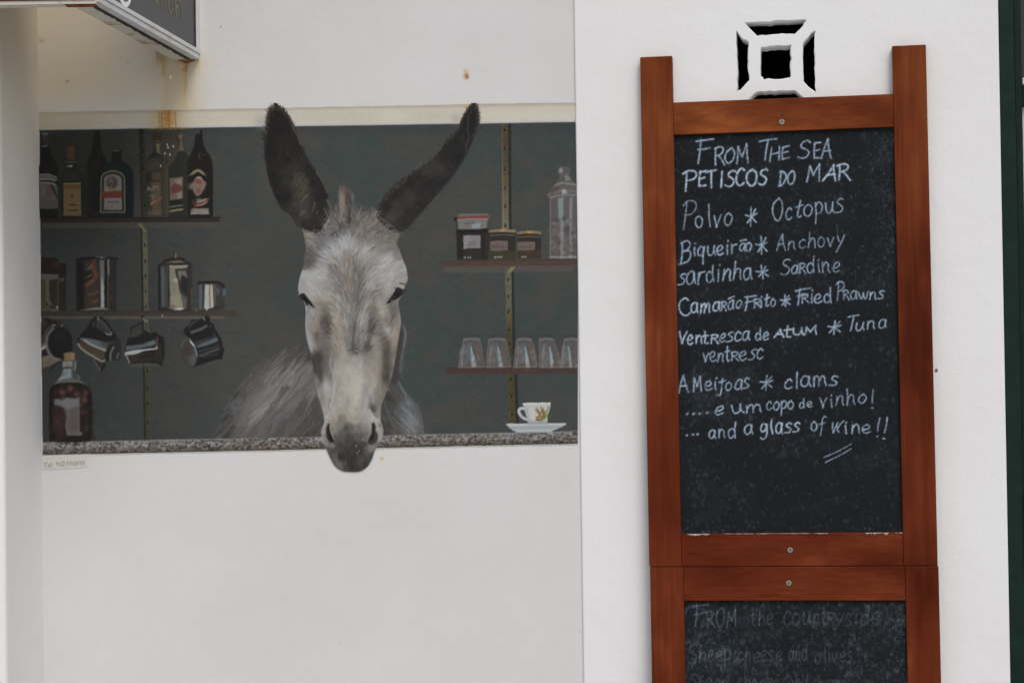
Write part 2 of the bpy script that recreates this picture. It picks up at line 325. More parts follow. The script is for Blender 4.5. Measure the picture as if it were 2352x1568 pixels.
def cp(text):
    """control points 'A1080,1000:120,120,120 ...' in measured frames"""
    out = []
    for w in text.split():
        k = w[0]; a, c = w[1:].split(':'); x, y = a.split(',')
        (px, py), = v(k, float(x), float(y)); c = [float(q) for q in c.split(',')]
        out.append((px, py, c if len(c) == 3 else (c[0], c[0] - 1, c[0] - 2)))
    return out

def paint_mural(step):
    P = Paint(86, 236, 1328, 1092, step, (206, 206, 205))
    rng = np.random.RandomState(5)
    GX, GY = np.meshgrid(P.X, P.Y)
    fine = P.noise(3.2, 1, 1, 2); streak = P.noise(5, 2, 3.5, 2); big = P.noise(150, 3, 1, 2); mid = P.noise(45, 4, 1, 3)
    top = lambda x: 258.5 - (x - 90) * .0190          # painted edges, gently uneven as on a hand-cut masking line
    lint = lambda x: 299 - (x - 90) * .0148
    cnt = lambda x: 1015.5 - (x - 98) * .0205
    bot = lambda x: 1044.5 - (x - 98) * .0212
    wob = noise2(P.X, np.array([0., 1.]), 60, 8, 3)[0] * 1.6
    wob2 = noise2(P.X, np.array([0., 1.]), 75, 18, 3)[0] * 1.8
    lx = 90 + (GY - 258) * .0100
    # ---- back wall of the painted bar
    bg = P.item('painted_bar_wall', 0, 'dark teal and grey painted back wall of the bar')
    c = np.array([68, 69, 66.]) + 0 * GX[..., None]
    def mix(m, col): c[:] = c + (np.array(col, float) - c) * np.clip(m, 0, 1)[..., None]
    mix(ss(.36 + mid * .8 + big * .6 + (GX - 700) / 2600) * .78, (57, 70, 69))
    mix(ss(.35 - mid * .8 + big * .8) * .6, (75, 72, 69))
    mix(ss((330 - GX) / 240 + .25) * ss((640 - GY) / 220) * .95, (46, 48, 45))
    mix(ss((560 - GX) / 330) * ss((GY - 480) / 260) * .75, (55, 61, 59))
    mix(np.exp(-((GX - 150) / 70) ** 2 - ((GY - 960) / 120) ** 2) * .6, (50, 58, 58))
    mix(np.exp(-((GX - 640) / 60) ** 2 - ((GY - 380) / 120) ** 2) * .5, (76, 76, 72))
    mix(ss(1 - (GY - 296) / 26) * .55, (56, 62, 62))
    mix(np.exp(-((GX - 830) / 90) ** 2 - ((GY - 380) / 70) ** 2) * .6, (60, 72, 71))
    mix(np.exp(-((GX - 1180) / 140) ** 2 - ((GY - 900) / 120) ** 2) * .55, (60, 66, 66))
    mix(np.exp(-((GX - 700) / 110) ** 2 - ((GY - 640) / 100) ** 2) * .5, (62, 66, 64))
    c += fine[..., None] * 1.8 + streak[..., None] * 2.4
    full_b = (0, P.W, 0, P.H); ed = lambda d: ss(.5 + d / 2.6)
    P.lay(full_b, ed(GX - lx) * ed(GY - lint(GX) - wob[None] * .6 + 4) * ed(bot(GX) - GY - 3), c, bg)
    # loose brush marks of the back wall
    for k in range(900):
        x, y = rng.uniform(95, 1320), rng.uniform(300, 1010); a = rng.normal(.3, .5); L = rng.uniform(15, 55)
        P.stroke([(x, y), (x + L * math.cos(a), y + L * math.sin(a) * .8)], rng.uniform(3, 9), [(59, 69, 68), (76, 73, 70), (66, 67, 65), (56, 60, 59)][rng.randint(4)] if x > 420 else [(48, 51, 48), (54, 55, 50), (44, 47, 46), (50, 58, 57)][rng.randint(4)], .16, 3)
    # ---- slotted shelf rails
    def upright(pts, w, label, rust=0):
        u = P.item('shelf_upright', 0, label)
        p = np.array(pts); n = len(p)
        dark = [(x + w * .62, y) for x, y in p] if rust else [(x - w * .62, y) for x, y in p]
        P.stroke(dark, w * .55, (36, 37, 33), .85, 1.2)
        b = P.id.copy(); P.stroke(p, w, (104, 101, 68), 1, .8, u, smooth=False)
        return u
    def rail(x0, y0, x1, y1, w, cols, ys, label, side):
        u = P.item('shelf_upright', 0, label)
        X = lambda y: x0 + (x1 - x0) * (y - y0) / (y1 - y0)
        P.stroke([(x0 + side * w * .66, y0), (x1 + side * w * .66, y1)], w * .5, (38, 38, 34), .9, 1.1)
        N = 60
        for k in range(N):
            a = y0 + (y1 - y0) * k / N; e = y0 + (y1 - y0) * (k + 1) / N + .6
            f = (a - y0) / (y1 - y0)
            i = np.interp(f, [q[0] for q in cols], np.arange(len(cols))); i0 = int(i); i1 = min(i0 + 1, len(cols) - 1)
            cc = np.array(cols[i0][1]) * (1 - i + i0) + np.array(cols[i1][1]) * (i - i0); cc = (cc * .78 + cc.mean() * .22) * .9
            P.shape([(X(a) - w / 2, a), (X(a) + w / 2, a), (X(e) + w / 2, e), (X(e) - w / 2, e)], cc + rng.normal(0, 4, 3), u, .7, 1, False)
        P.stroke([(x0 - side * w * .36, y0), (x1 - side * w * .36, y1)], 1.8, np.array(cols[-1][1]) * 1.18, .4, 1)
        for y in ys:
            P.stroke([(X(y) - .3, y - 3.4), (X(y) - .3, y + 3.4)], 3., (26, 27, 24), .95, .8)
            P.stroke([(X(y) + 1.4, y + 4.4), (X(y) + .2, y + 5.6)], 1.6, (150, 146, 112), .55, .8)
        return u
    rail(327, 297, 333.5, 513, 9.5, [(0, (54, 51, 34)), (.5, (62, 59, 40)), (1, (68, 65, 46))], [305, 350, 389, 434, 472], 'olive slotted rail behind the bottles on the left', -1)
    rail(332.5, 513, 341, 1008, 11.5, [(0, (96, 94, 66)), (.08, (112, 109, 82)), (.4, (104, 102, 76)), (.65, (74, 72, 48)), (.95, (72, 68, 42))],
         [563, 601, 634, 669, 706, 853, 892, 926, 971], 'olive slotted rail behind the steel mugs on the left', -1)
    rail(1159.5, 285, 1161, 528, 15.5, [(0, (84, 72, 46)), (.35, (86, 78, 54)), (.65, (108, 102, 74)), (1, (126, 120, 90))], [300, 343, 389, 432, 475, 518], 'olive slotted rail above the three jam jars', 1)
    rail(1167, 612, 1171, 846, 14.5, [(0, (112, 108, 84)), (.3, (110, 106, 80)), (.65, (82, 74, 46)), (1, (72, 68, 48))], [643, 681, 716, 757, 791], 'olive slotted rail behind the row of glasses', 1)
    rail(1173, 858, 1177, 972, 16.5, [(0, (76, 70, 44)), (1, (86, 76, 44))], [872, 911, 952], 'olive slotted rail behind the coffee cup', 1)
    # ---- shelves
    def shelf(x0, y0, x1, y1, h, c0, under, label, uh=8, end=0):
        u = P.item('painted_shelf', 0, label)
        if under is not None:
            P.shape([(x0 + 4, y0 + h * .6), (x1 - end, y1 + h * .6), (x1 - end - 12, y1 + h + uh), (x0 + 4, y0 + h + uh)], under, u, 1.6, .85, False)
        m = len(range(0, 40))
        P.shape([(x0, y0), (x1, y1), (x1, y1 + h), (x0, y0 + h)], c0, u, .9, 1, False)
        for k in range(60):
            f = rng.rand(); x = x0 + (x1 - x0) * f; y = y0 + (y1 - y0) * f + rng.uniform(1, h - 1)
            P.stroke([(x, y), (x + rng.uniform(8, 30), y - .2)], rng.uniform(1, 3), np.array(c0) + rng.normal(0, 9) + np.array([rng.uniform(-3, 10), 0, 0]), .5, 1)
        P.stroke([(x0, y0 + .6), (x1, y1 + .6)], 1.2, np.array(c0) * .62, .7, .8)
        return u
    up_shelf = shelf(93, 500, 505, 499, 11, (50, 42, 38), (78, 74, 68), 'upper brown shelf holding the bottles', 14, 0)
    P.shape(v('c', 1090, 1400, 1240, 1395, 1090, 1480), (84, 80, 73), None, 2, .5, False)
    P.shape(v('c', 115, 1415, 210, 1540, 250, 1540, 165, 1405), (112, 106, 72), None, 1.4, .9, False)
    P.stroke(v('c', 120, 1420, 212, 1535), 2.2, (150, 142, 100), .7, .9)
    shelf(94, 714, 545, 714, 12, (68, 58, 50), (96, 88, 80), 'middle brown shelf holding steel cans, mugs hanging below', 6, 22)
    shelf(1014, 599.5, 1326, 596, 13, (78, 62, 54), (82, 78, 76), 'brown shelf holding the jam jars', 15, 0)
    P.shape(v('R', 810, 1565, 850, 1515, 890, 1515, 850, 1568), (132, 124, 88), None, 1.2, .9, False)
    shelf(1025, 844.5, 1327, 842, 15, (70, 54, 50), None, 'short dark brown shelf holding the glasses')
    # ---- bottles on the upper shelf
    dk = (31, 32, 29)
    def body(pts, c, name, label, soft=1.1, smooth=True, parent=0):
        u = P.item(name, parent, label); P.shape(pts, c, u, soft, 1, smooth); return u
    # 1 cut by the left edge
    u = body(v('b', 0, 700, 20, 600, 45, 460, 55, 330, 60, 180, 70, 90, 165, 90, 180, 180, 175, 320, 200, 400, 230, 490, 290, 580, 320, 680, 325, 800, 325, 1000, 325, 1500, 20, 1500, 0, 1100), dk,
             'painted_bottle', 'dark bottle with white and red label cut by the mural edge')
    P.shape(v('b', 60, 95, 160, 90, 185, 180, 170, 320, 70, 320, 70, 180), (62, 58, 50), None, 1.5, .9, False)
    P.shape(v('b', 75, 180, 180, 180, 175, 240, 70, 240), (70, 52, 42), None, 2, .7, False)
    P.shape(v('b', 60, 92, 160, 86, 150, 130, 118, 120, 100, 180, 90, 120, 62, 125), (128, 140, 136), None, 1.6, .65)
    P.stroke(v('b', 70, 318, 100, 305, 135, 312), 2.6, (130, 130, 124), .8, 1)
    for k in range(26): x = rng.uniform(10, 300); y = rng.uniform(500, 770); P.stroke(v('b', x, y, x + 4, y + 60), 3, (38 + rng.rand() * 10, 38, 34), .25, 2)
    q = P.item('bottle_label', u, None)
    P.shape(v('b', 10, 775, 150, 772, 300, 815, 315, 880, 270, 890, 150, 860, 10, 870), (98, 102, 99), q, 1.2, 1, False)
    q = P.item('bottle_label', u, None); P.shape(v('b', 10, 905, 150, 905, 280, 935, 318, 980, 318, 1340, 10, 1345), (98, 94, 90), q, 1.2, 1, False)
    P.stroke(v('b', 12, 780, 150, 775, 300, 818), 2, (150, 154, 150), .8, .8); P.stroke(v('b', 12, 870, 150, 860, 270, 888), 2.2, (165, 168, 164), .8, .8)
    P.stroke(v('b', 12, 915, 150, 912, 285, 945), 3, (150, 152, 148), .8, 1)
    P.shape(v('b', 130, 960, 190, 950, 250, 1080, 200, 1140, 130, 1130), (110, 70, 66), None, 3, .7); P.shape(v('b', 190, 950, 240, 960, 300, 1100, 320, 1200, 270, 1110), (40, 38, 38), None, 2.5, .85)
    P.shape(v('b', 40, 960, 110, 980, 100, 1100, 60, 1120), (116, 112, 110), None, 4, .6)
    P.shape(v('b', 15, 1180, 310, 1190, 310, 1330, 15, 1335), (80, 80, 76), None, 6, .45, False)
    # 3 dark slender bottle behind
    u = body(v('b', 920, 60, 1012, 60, 1012, 150, 1030, 165, 1030, 215, 1020, 260, 1035, 350, 1065, 450, 1120, 540, 1150, 640, 1150, 760, 1150, 1500, 800, 1500, 800, 760, 800, 600, 830, 530, 870, 430, 895, 300, 905, 210, 890, 180, 890, 155, 920, 140),
             (33, 32, 31), 'painted_bottle', 'slim dark bottle behind the green square shouldered bottle')
    P.shape(v('b', 880, 560, 1000, 570, 1010, 680, 880, 690), (46, 45, 44), None, 6, .7); P.stroke(v('b', 985, 400, 1010, 480), 4, (60, 60, 60), .5, 3)
    P.stroke(v('b', 895, 180, 940, 185), 3, (66, 62, 56), .7, 1.2); P.stroke(v('b', 910, 1440, 970, 1430), 3, (70, 62, 50), .6, 1.5)
    P.stroke(v('b', 850, 740, 850, 1400), 8, (40, 40, 40), .6, 6)
    # 2 small bottle with cork and yellow label
    u = body(v('b', 440, 300, 612, 300, 620, 520, 630, 560, 630, 660, 660, 720, 740, 790, 785, 850, 790, 1490, 370, 1490, 370, 850, 380, 800, 420, 730, 445, 660, 440, 560), (39, 40, 36), 'painted_bottle', 'short corked bottle with plain yellow label')
    P.shape(v('b', 470, 720, 640, 720, 700, 800, 690, 900, 430, 900, 420, 800), (52, 52, 47), None, 6, .7)
    q = P.item('cork', u, None); P.shape(v('b', 455, 305, 605, 302, 612, 420, 600, 535, 470, 535, 455, 420), (92, 64, 44), q, 1.6)
    P.shape(v('b', 455, 305, 500, 305, 490, 535, 470, 535), (66, 50, 36), None, 2.5, .8, False); P.shape(v('b', 590, 305, 622, 305, 615, 535, 598, 535), (54, 40, 30), None, 2, .8, False)
    P.stroke(v('b', 450, 575, 620, 572), 2.6, (104, 102, 92), .8, 1); P.shape(v('b', 470, 625, 560, 620, 562, 655, 475, 655), (140, 136, 92), None, 1.6, .85)
    P.blob(*v('b', 543, 642)[0], 2.2, 2, (220, 208, 150), .9)
    q = P.item('bottle_label', u, None); P.shape(v('b', 413, 925, 694, 920, 706, 1462, 413, 1462), (122, 99, 58), q, 1, 1, False)
    P.shape(v('b', 430, 945, 680, 940, 680, 1010, 430, 1015), (104, 72, 44), None, 1.5, .8, False); P.stroke(v('b', 415, 930, 690, 925), 2.2, (170, 145, 86), .8, .9)
    P.shape(v('b', 555, 1095, 590, 1160, 525, 1160), (62, 50, 36), None, 1.5, .9, False)
    for yy, xa, xb in ((1282, 500, 635), (1370, 480, 650)):
        for k in range(9): x = xa + (xb - xa) * k / 9; P.stroke(v('b', x, yy + rng.uniform(-7, 5), x + 16, yy + rng.uniform(-3, 9)), 2.8, (64, 50, 34), .8, .9)
    P.stroke(v('b', 480, 1370, 650, 1368), 2.6, (74, 58, 38), .8, 1)
    for k in range(40): x = rng.uniform(420, 690); y = rng.uniform(1020, 1450); P.blob(*v('b', x, y)[0], 3, 2, (138 if k % 2 else 108, 110 if k % 2 else 88, 64 if k % 2 else 52), .3)
    # 4 green flask bottle with arched label
    u = body(v('b', 1210, 385, 1370, 380, 1372, 480, 1370, 555, 1440, 590, 1510, 640, 1555, 720, 1570, 800, 1570, 1490, 1010, 1490, 1010, 850, 1030, 740, 1080, 650, 1150, 590, 1210, 560), (27, 38, 38), 'painted_bottle', 'square shouldered dark green bottle with arched white label and orange band')
    P.shape(v('b', 1150, 620, 1300, 585, 1440, 640, 1460, 730, 1300, 700, 1100, 730), (22, 48, 44), None, 6, .8)
    P.shape(v('b', 1440, 800, 1555, 800, 1560, 1480, 1440, 1480), (24, 34, 37), None, 5, .8, False)
    q = P.item('bottle_cap', u, None); P.shape(v('b', 1210, 385, 1372, 385, 1370, 555, 1210, 560), (36, 33, 29), q, 1.2, 1, False)
    P.shape(v('b', 1212, 395, 1240, 375, 1300, 372, 1340, 385, 1300, 400), (118, 88, 74), None, 1.6, .85)
    q = P.item('bottle_label', u, None)
    arch = lambda k: v('b', *[z for z in sum([[1228 + (200 - k) * math.cos(t), 860 + k * .2 - (150 - k) * math.sin(t)] for t in np.linspace(0, math.pi, 15)], [])], 1020 + k, 1410 - k, 1435 - k, 1410 - k)
    P.shape(arch(0), (140, 128, 110), q, 1, 1, False); P.shape(arch(16), (46, 52, 40), None, 1, 1, False)
    P.shape(v('b', *sum([[1228 + 142 * math.cos(t), 860 - 84 * math.sin(t)] for t in np.linspace(0, math.pi, 13)], []), 1086, 1365, 1378, 1362), (134, 124, 120), None, 1, 1, False)
    P.stroke(v('b', 1090, 790, 1150, 750, 1228, 738, 1310, 752, 1360, 790), 2.4, (74, 86, 58), .7, 1)
    P.blob(*v('b', 1215, 912)[0], 13, 14.5, (62, 58, 54), .95, p=5); P.blob(*v('b', 1205, 900)[0], 6.5, 9, (128, 120, 114), .8, p=3)
    P.blob(*v('b', 1212, 935)[0], 3.4, 4, (150, 60, 38), .8); P.blob(*v('b', 1206, 930)[0], 1.8, 2, (30, 22, 20), .9)
    P.stroke(v('b', 1212, 955, 1195, 1010), 2, (170, 130, 112), .6, 1)
    P.shape(v('b', 1055, 1060, 1385, 1045, 1385, 1165, 1055, 1175), (120, 60, 38), None, 1.1, 1, False)
    for k in range(12): x = 1090 + k * 22; P.stroke(v('b', x, 1085, x + rng.uniform(-6, 8), 1140), 2, (118, 52, 30), .5, 1.2)
    for k in range(14): x = 1150 + k * 13; P.stroke(v('b', x, 1228 + rng.uniform(-6, 6), x + 8, 1242 + rng.uniform(-6, 6)), 2.1, (88, 72, 60), .7, .9)
    for yy in (1290, 1330):
        for k in range(13): x = 1120 + k * 18; P.stroke(v('b', x, yy + rng.uniform(-8, 8), x + 12, yy + rng.uniform(-8, 8)), 1.6, (104, 92, 84), .6, .9)
    # 5-7 right hand group, behind a rust coloured drip
    P.shape(v('c', 330, 40, 700, 40, 640, 350, 560, 560, 480, 560, 400, 330), (60, 56, 38), None, 16, .5)
    u = body(v('c', 330, 90, 455, 90, 460, 200, 450, 260, 445, 370, 470, 420, 545, 490, 562, 580, 562, 1315, 220, 1315, 215, 600, 220, 510, 280, 430, 320, 380, 335, 260, 325, 180), (54, 52, 44), 'painted_bottle', 'clear spirit bottle with white lettering and red slash')
    P.shape(v('c', 335, 95, 455, 95, 452, 205, 360, 210, 330, 180), (74, 54, 34), None, 3, .8); P.stroke(v('c', 370, 212, 430, 208), 2.4, (128, 116, 84), .7, 1)
    P.shape(v('c', 375, 240, 442, 235, 430, 320, 445, 385, 400, 375, 380, 300), (126, 118, 92), None, 2, .8)
    P.shape(v('c', 230, 470, 300, 400, 330, 370, 430, 400, 380, 430), (36, 36, 32), None, 3, .8)
    P.shape(v('c', 240, 530, 340, 460, 430, 500, 440, 600, 260, 640), (72, 66, 56), None, 7, .7)
    P.shape(v('c', 320, 665, 450, 660, 450, 770, 320, 790), (92, 74, 54), None, 3, .8, False); P.shape(v('c', 230, 670, 300, 665, 300, 810, 230, 820), (40, 38, 34), None, 4, .8, False)
    P.shape(v('c', 310, 810, 450, 800, 450, 1290, 330, 1290, 300, 1000), (98, 82, 62), None, 4, .8, False)
    P.stroke(v('c', 320, 800, 440, 780), 3, (54, 46, 36), .7, 1.5); P.shape(v('c', 300, 820, 420, 810, 410, 860, 310, 870), (124, 70, 44), None, 4, .55)
    P.stroke(v('c', 250, 930, 270, 880, 290, 925, 310, 905), 2.2, (150, 146, 132), .8, .8); P.stroke(v('c', 330, 870, 350, 930, 345, 880, 400, 870), 2.2, (150, 146, 132), .7, .9); P.stroke(v('c', 405, 880, 410, 920), 2, (150, 146, 132), .6, .9)
    P.stroke(v('c', 275, 1010, 330, 1005, 325, 1060), 2.2, (130, 126, 114), .7, .9); P.stroke(v('c', 345, 1010, 380, 1030), 2.4, (120, 116, 104), .6, 1)
    P.stroke(v('c', 310, 1130, 380, 1085, 450, 1040), 6, (142, 72, 42), .85, 1.3); P.stroke(v('c', 305, 1125, 370, 1078), 2, (186, 150, 118), .7, .9)
    P.shape(v('c', 250, 1230, 450, 1225, 450, 1290, 260, 1295), (104, 90, 74), None, 4, .6, False); P.stroke(v('c', 545, 560, 548, 1290), 5, (92, 88, 74), .5, 2.5)
    P.stroke(v('c', 505, 480, 510, 1250), 8, (82, 74, 50), .5, 4)
    u = body(v('c', 690, 100, 778, 95, 788, 180, 785, 250, 800, 345, 830, 410, 855, 470, 855, 1320, 565, 1320, 560, 640, 575, 560, 640, 490, 680, 410, 695, 340, 705, 240, 680, 190), (43, 44, 37), 'painted_bottle', 'green bottle with cream and red square label')
    P.shape(v('c', 690, 105, 775, 100, 770, 185, 700, 190), (108, 78, 58), None, 2, .9); P.blob(*v('c', 742, 125)[0], 4, 5, (140, 106, 84), .7)
    P.shape(v('c', 725, 195, 775, 190, 775, 280, 798, 345, 695, 352, 722, 280), (110, 96, 76), None, 2, .9); P.stroke(v('c', 672, 110, 690, 190), 3, (58, 40, 30), .7, 1.5)
    q = P.item('bottle_label', u, None); P.shape(v('c', 580, 750, 770, 725, 770, 1045, 580, 1075), (116, 98, 80), q, 1.2, 1, False)
    P.shape(v('c', 650, 770, 760, 750, 760, 830, 700, 850), (142, 134, 116), None, 3, .8); P.shape(v('c', 600, 880, 650, 820, 770, 870, 760, 930, 660, 970, 590, 960), (106, 52, 50), None, 2.5, .9)
    P.shape(v('c', 690, 960, 755, 940, 755, 1030, 690, 1040), (142, 130, 112), None, 3, .8)
    P.shape(v('c', 575, 1080, 770, 1050, 770, 1130, 575, 1160), (34, 33, 29), None, 1.5, .9, False); P.stroke(v('c', 580, 1170, 680, 1155, 768, 1140), 3, (110, 122, 90), .85, 1); P.stroke(v('c', 585, 1235, 680, 1215, 770, 1205), 4, (158, 140, 106), .85, 1)
    u = body(v('c', 948, 40, 1058, 40, 1060, 120, 1075, 250, 1120, 350, 1180, 440, 1208, 560, 1215, 700, 1215, 1330, 845, 1330, 840, 640, 838, 520, 870, 420, 920, 320, 948, 200), (30, 28, 26), 'painted_bottle', 'black bottle with round pink and white crest label')
    P.shape(v('c', 950, 45, 1020, 45, 1015, 90, 950, 92), (92, 84, 76), None, 2.5, .8, False); P.stroke(v('c', 950, 95, 950, 200), 2, (80, 46, 36), .5, 1.2)
    P.stroke(v('c', 1015, 395, 1010, 440, 1030, 465), 4, (74, 72, 66), .7, 2); P.stroke(v('c', 1060, 410, 1110, 400), 5, (66, 50, 38), .6, 2)
    q = P.item('bottle_label', u, None)
    P.shape(v('c', 855, 715, 930, 640, 1000, 618, 1070, 650, 1115, 715, 1060, 690, 990, 655, 920, 690), (140, 128, 88), q, 1.8)
    P.shape(v('c', 930, 790, 960, 740, 1010, 728, 1050, 770, 1105, 800, 1110, 850, 1070, 920, 1030, 990, 980, 1012, 935, 970, 915, 900, 870, 900, 880, 850), (132, 108, 96), q, 1.8)
    P.stroke(v('c', 985, 735, 1030, 735, 1060, 790), 3, (182, 180, 172), .8, 1.2); P.blob(*v('c', 1005, 795)[0], 9, 5, (134, 58, 42), .85, p=3); P.blob(*v('c', 1000, 935)[0], 5, 6, (140, 60, 40), .8)
    P.blob(*v('c', 880, 860)[0], 7, 7, (110, 98, 86), .6); P.stroke(v('c', 1110, 830, 1080, 920), 3, (140, 100, 90), .5, 1.5)
    P.shape(v('c', 930, 1175, 980, 1100, 1160, 1035, 1150, 1070, 1090, 1130, 1000, 1160), (124, 64, 54), None, 1.6, .95); P.stroke(v('c', 975, 1095, 1060, 1075, 1110, 1050), 3, (190, 180, 170), .7, 1.2); P.stroke(v('c', 985, 1155, 1070, 1130, 1120, 1095), 2.6, (180, 165, 155), .7, 1.2)
    P.blob(*v('c', 1010, 1065)[0], 8, 3.4, (150, 148, 142), .7); P.blob(*v('c', 930, 1100)[0], 4, 6, (84, 76, 66), .6)
    P.shape(v('c', 890, 1210, 910, 1190, 1150, 1190, 1165, 1270, 885, 1280), (128, 118, 108), q, 1.3, 1, False)
    for k in range(16): x = 930 + k * 14; P.stroke(v('c', x, 1215 + rng.uniform(-6, 10), x + 8, 1245 + rng.uniform(-6, 14)), 2, (168 if k % 3 else 96, 164 if k % 3 else 88, 160 if k % 3 else 80), .6, .9)
    P.stroke(v('c', 900, 1265, 1150, 1268), 2, (176, 172, 166), .6, 1)
    for x, y in ((540, 258), (552, 300), (628, 280), (505, 385), (577, 402), (443, 570)): P.stroke(v('c', x, y - 10, x + 3, y + 8), 2.4, (226, 222, 206), .9, .9)
    P.shape([(93, 500), (505, 499), (505, 510), (93, 511)], (48, 41, 37), up_shelf, .9, 1, False); P.shape([(93, 500), (505, 499), (505, 501), (93, 502)], (34, 30, 28), None, 1, .9, False)
    for k in range(40): x = rng.uniform(93, 480); P.stroke([(x, 502 + rng.uniform(1, 7)), (x + 25, 501.6 + rng.uniform(1, 7))], rng.uniform(1, 3), (58 + rng.uniform(-10, 10), 44, 40), .5, 1)
    # ---- middle shelf: jars, can, canister, mug
    u = body(v('t', 440, 320, 610, 320, 618, 480, 610, 620, 600, 700, 605, 1360, 440, 1360), (39, 37, 34), 'painted_jar', 'dark jar mostly hidden behind the olive jar', 1.2, False)
    P.shape(v('t', 450, 640, 570, 630, 570, 720, 450, 730), (84, 86, 86), None, 2, .8); P.shape(v('t', 445, 740, 600, 740, 600, 1350, 445, 1350), (48, 48, 36), None, 4, .8, False)
    u = body(v('t', 45, 185, 400, 185, 445, 240, 440, 1370, 55, 1370), (62, 58, 48), 'painted_jar', 'jar of olives with a brown lid cut by the mural edge', 1.2, False)
    q = P.item('jar_lid', u, None); P.shape(v('t', 45, 190, 380, 188, 430, 230, 445, 320, 445, 560, 45, 548), (47, 34, 31), q, 1.2, 1, False)
    P.shape(v('t', 350, 320, 440, 260, 445, 420, 360, 420), (84, 52, 38), None, 3, .7)
    P.shape(v('t', 45, 550, 440, 565, 440, 650, 250, 690, 45, 670), (104, 100, 96), None, 2, .9, False)
    P.shape(v('t', 55, 680, 160, 680, 160, 1340, 60, 1350), (82, 78, 44), None, 3, .9, False); P.stroke(v('t', 190, 690, 205, 900, 200, 1100, 250, 1210), 8, (106, 102, 96), .85, 2)
    P.shape(v('t', 245, 700, 430, 655, 430, 1250, 370, 1250, 270, 1110, 240, 900), (52, 50, 38), None, 2, .95)
    P.stroke(v('t', 433, 650, 432, 1300), 2, (112, 96, 80), .6, 1.2); P.shape(v('t', 70, 1310, 260, 1310, 260, 1360, 70, 1360), (108, 100, 76), None, 2.5, .7, False)
    P.shape(v('t', 270, 1330, 440, 1330, 440, 1368, 270, 1368), (120, 118, 112), None, 2.4, .8, False); P.blob(*v('t', 412, 1285)[0], 2, 2.4, (222, 214, 196), .9); P.blob(*v('t', 210, 1275)[0], 1.6, 1.6, (190, 184, 160), .8)
    u = body(v('t', 815, 235, 870, 200, 1000, 180, 1250, 170, 1500, 175, 1700, 195, 1755, 205, 1720, 240, 1712, 500, 1712, 1350, 1650, 1375, 870, 1375, 845, 1330, 835, 900, 838, 260), (46, 42, 40), 'painted_can', 'tall polished steel can with warm orange reflections', 1.2, False)
    P.shape(v('t', 960, 260, 1340, 240, 1340, 1290, 1100, 1320, 960, 1320), (66, 58, 52), None, 8, .9, False)
    P.shape(v('t', 840, 260, 990, 260, 1010, 1330, 850, 1340), (32, 29, 29), None, 7, .95, False)
    P.stroke(v('t', 1230, 260, 1180, 380, 1250, 520, 1260, 640, 1180, 730, 1060, 800), 9, (108, 60, 42), .85, 3); P.stroke(v('t', 1200, 380, 1250, 500, 1260, 620), 7, (126, 66, 42), .7, 2)
    P.stroke(v('t', 1170, 370, 1100, 440, 1050, 495), 4, (120, 112, 104), .7, 1.5); P.stroke(v('t', 1160, 580, 1090, 610), 4, (136, 108, 92), .8, 1.3); P.stroke(v('t', 1170, 620, 1070, 670, 990, 720), 4, (30, 26, 26), .9, 1.5); P.stroke(v('t', 1200, 680, 1130, 740, 1070, 800), 3, (128, 114, 102), .7, 1.2)
    P.shape(v('t', 980, 450, 1150, 480, 1160, 560, 1030, 620), (34, 31, 29), None, 4, .8)
    P.stroke(v('t', 1110, 1005, 1210, 990, 1290, 950), 6, (122, 66, 44), .85, 2); P.stroke(v('t', 1200, 1175, 1260, 1160, 1295, 1130), 6.5, (122, 64, 42), .85, 2); P.stroke(v('t', 1050, 1190, 1130, 1190), 5, (92, 50, 38), .6, 2.5)
    P.shape(v('t', 1355, 240, 1455, 240, 1450, 600, 1450, 1280, 1375, 1285, 1360, 800), (116, 116, 112), None, 2, .95, False); P.shape(v('t', 1385, 600, 1430, 720, 1450, 1290, 1375, 1290), (164, 178, 178), None, 2.2, .95, False); P.stroke(v('t', 1365, 260, 1380, 700), 3, (100, 122, 122), .7, 1.5)
    P.shape(v('t', 1455, 245, 1520, 245, 1510, 1320, 1460, 1320), (34, 32, 33), None, 1.6, .95, False); P.stroke(v('t', 1540, 240, 1542, 560), 4.5, (142, 140, 136), .85, 1.3); P.stroke(v('t', 1535, 560, 1530, 1280), 3, (98, 92, 88), .7, 1.6)
    P.shape(v('t', 1570, 250, 1680, 250, 1670, 1330, 1560, 1330), (52, 47, 47), None, 4, .9, False); P.blob(*v('t', 1590, 850)[0], 6, 5, (84, 44, 38), .7); P.blob(*v('t', 1600, 1090)[0], 6, 6, (90, 48, 40), .7)
    P.shape(v('t', 950, 1350, 1100, 1310, 1300, 1285, 1450, 1300, 1560, 1330, 1500, 1345, 1300, 1340), (136, 144, 144), None, 2, .85)
    q = P.item('can_rim', u, None); P.shape(v('t', 815, 235, 870, 200, 1000, 180, 1250, 168, 1500, 175, 1700, 195, 1755, 207, 1720, 240, 1500, 222, 1200, 225, 1000, 240, 850, 262), (33, 33, 34), q, 1.1)
    P.stroke(v('t', 1260, 175, 1380, 185, 1480, 190), 3, (98, 110, 114), .8, 1.3); P.blob(*v('t', 1388, 192)[0], 1.6, 1.6, (200, 210, 214), .9)
    u = body(v('u', 230, 345, 300, 330, 850, 330, 945, 345, 965, 400, 970, 1250, 930, 1365, 250, 1370, 228, 1000, 215, 500), (47, 45, 43), 'painted_canister', 'lidded steel canister with bright cream reflection', 1.3, False)
    P.shape(v('u', 275, 400, 350, 370, 375, 600, 370, 1280, 300, 1290, 285, 800), (82, 98, 97), None, 3, .9, False); P.stroke(v('u', 410, 380, 405, 1280), 4, (86, 88, 86), .7, 2); P.stroke(v('u', 245, 380, 245, 1340), 5, (30, 30, 30), .9, 1.6)
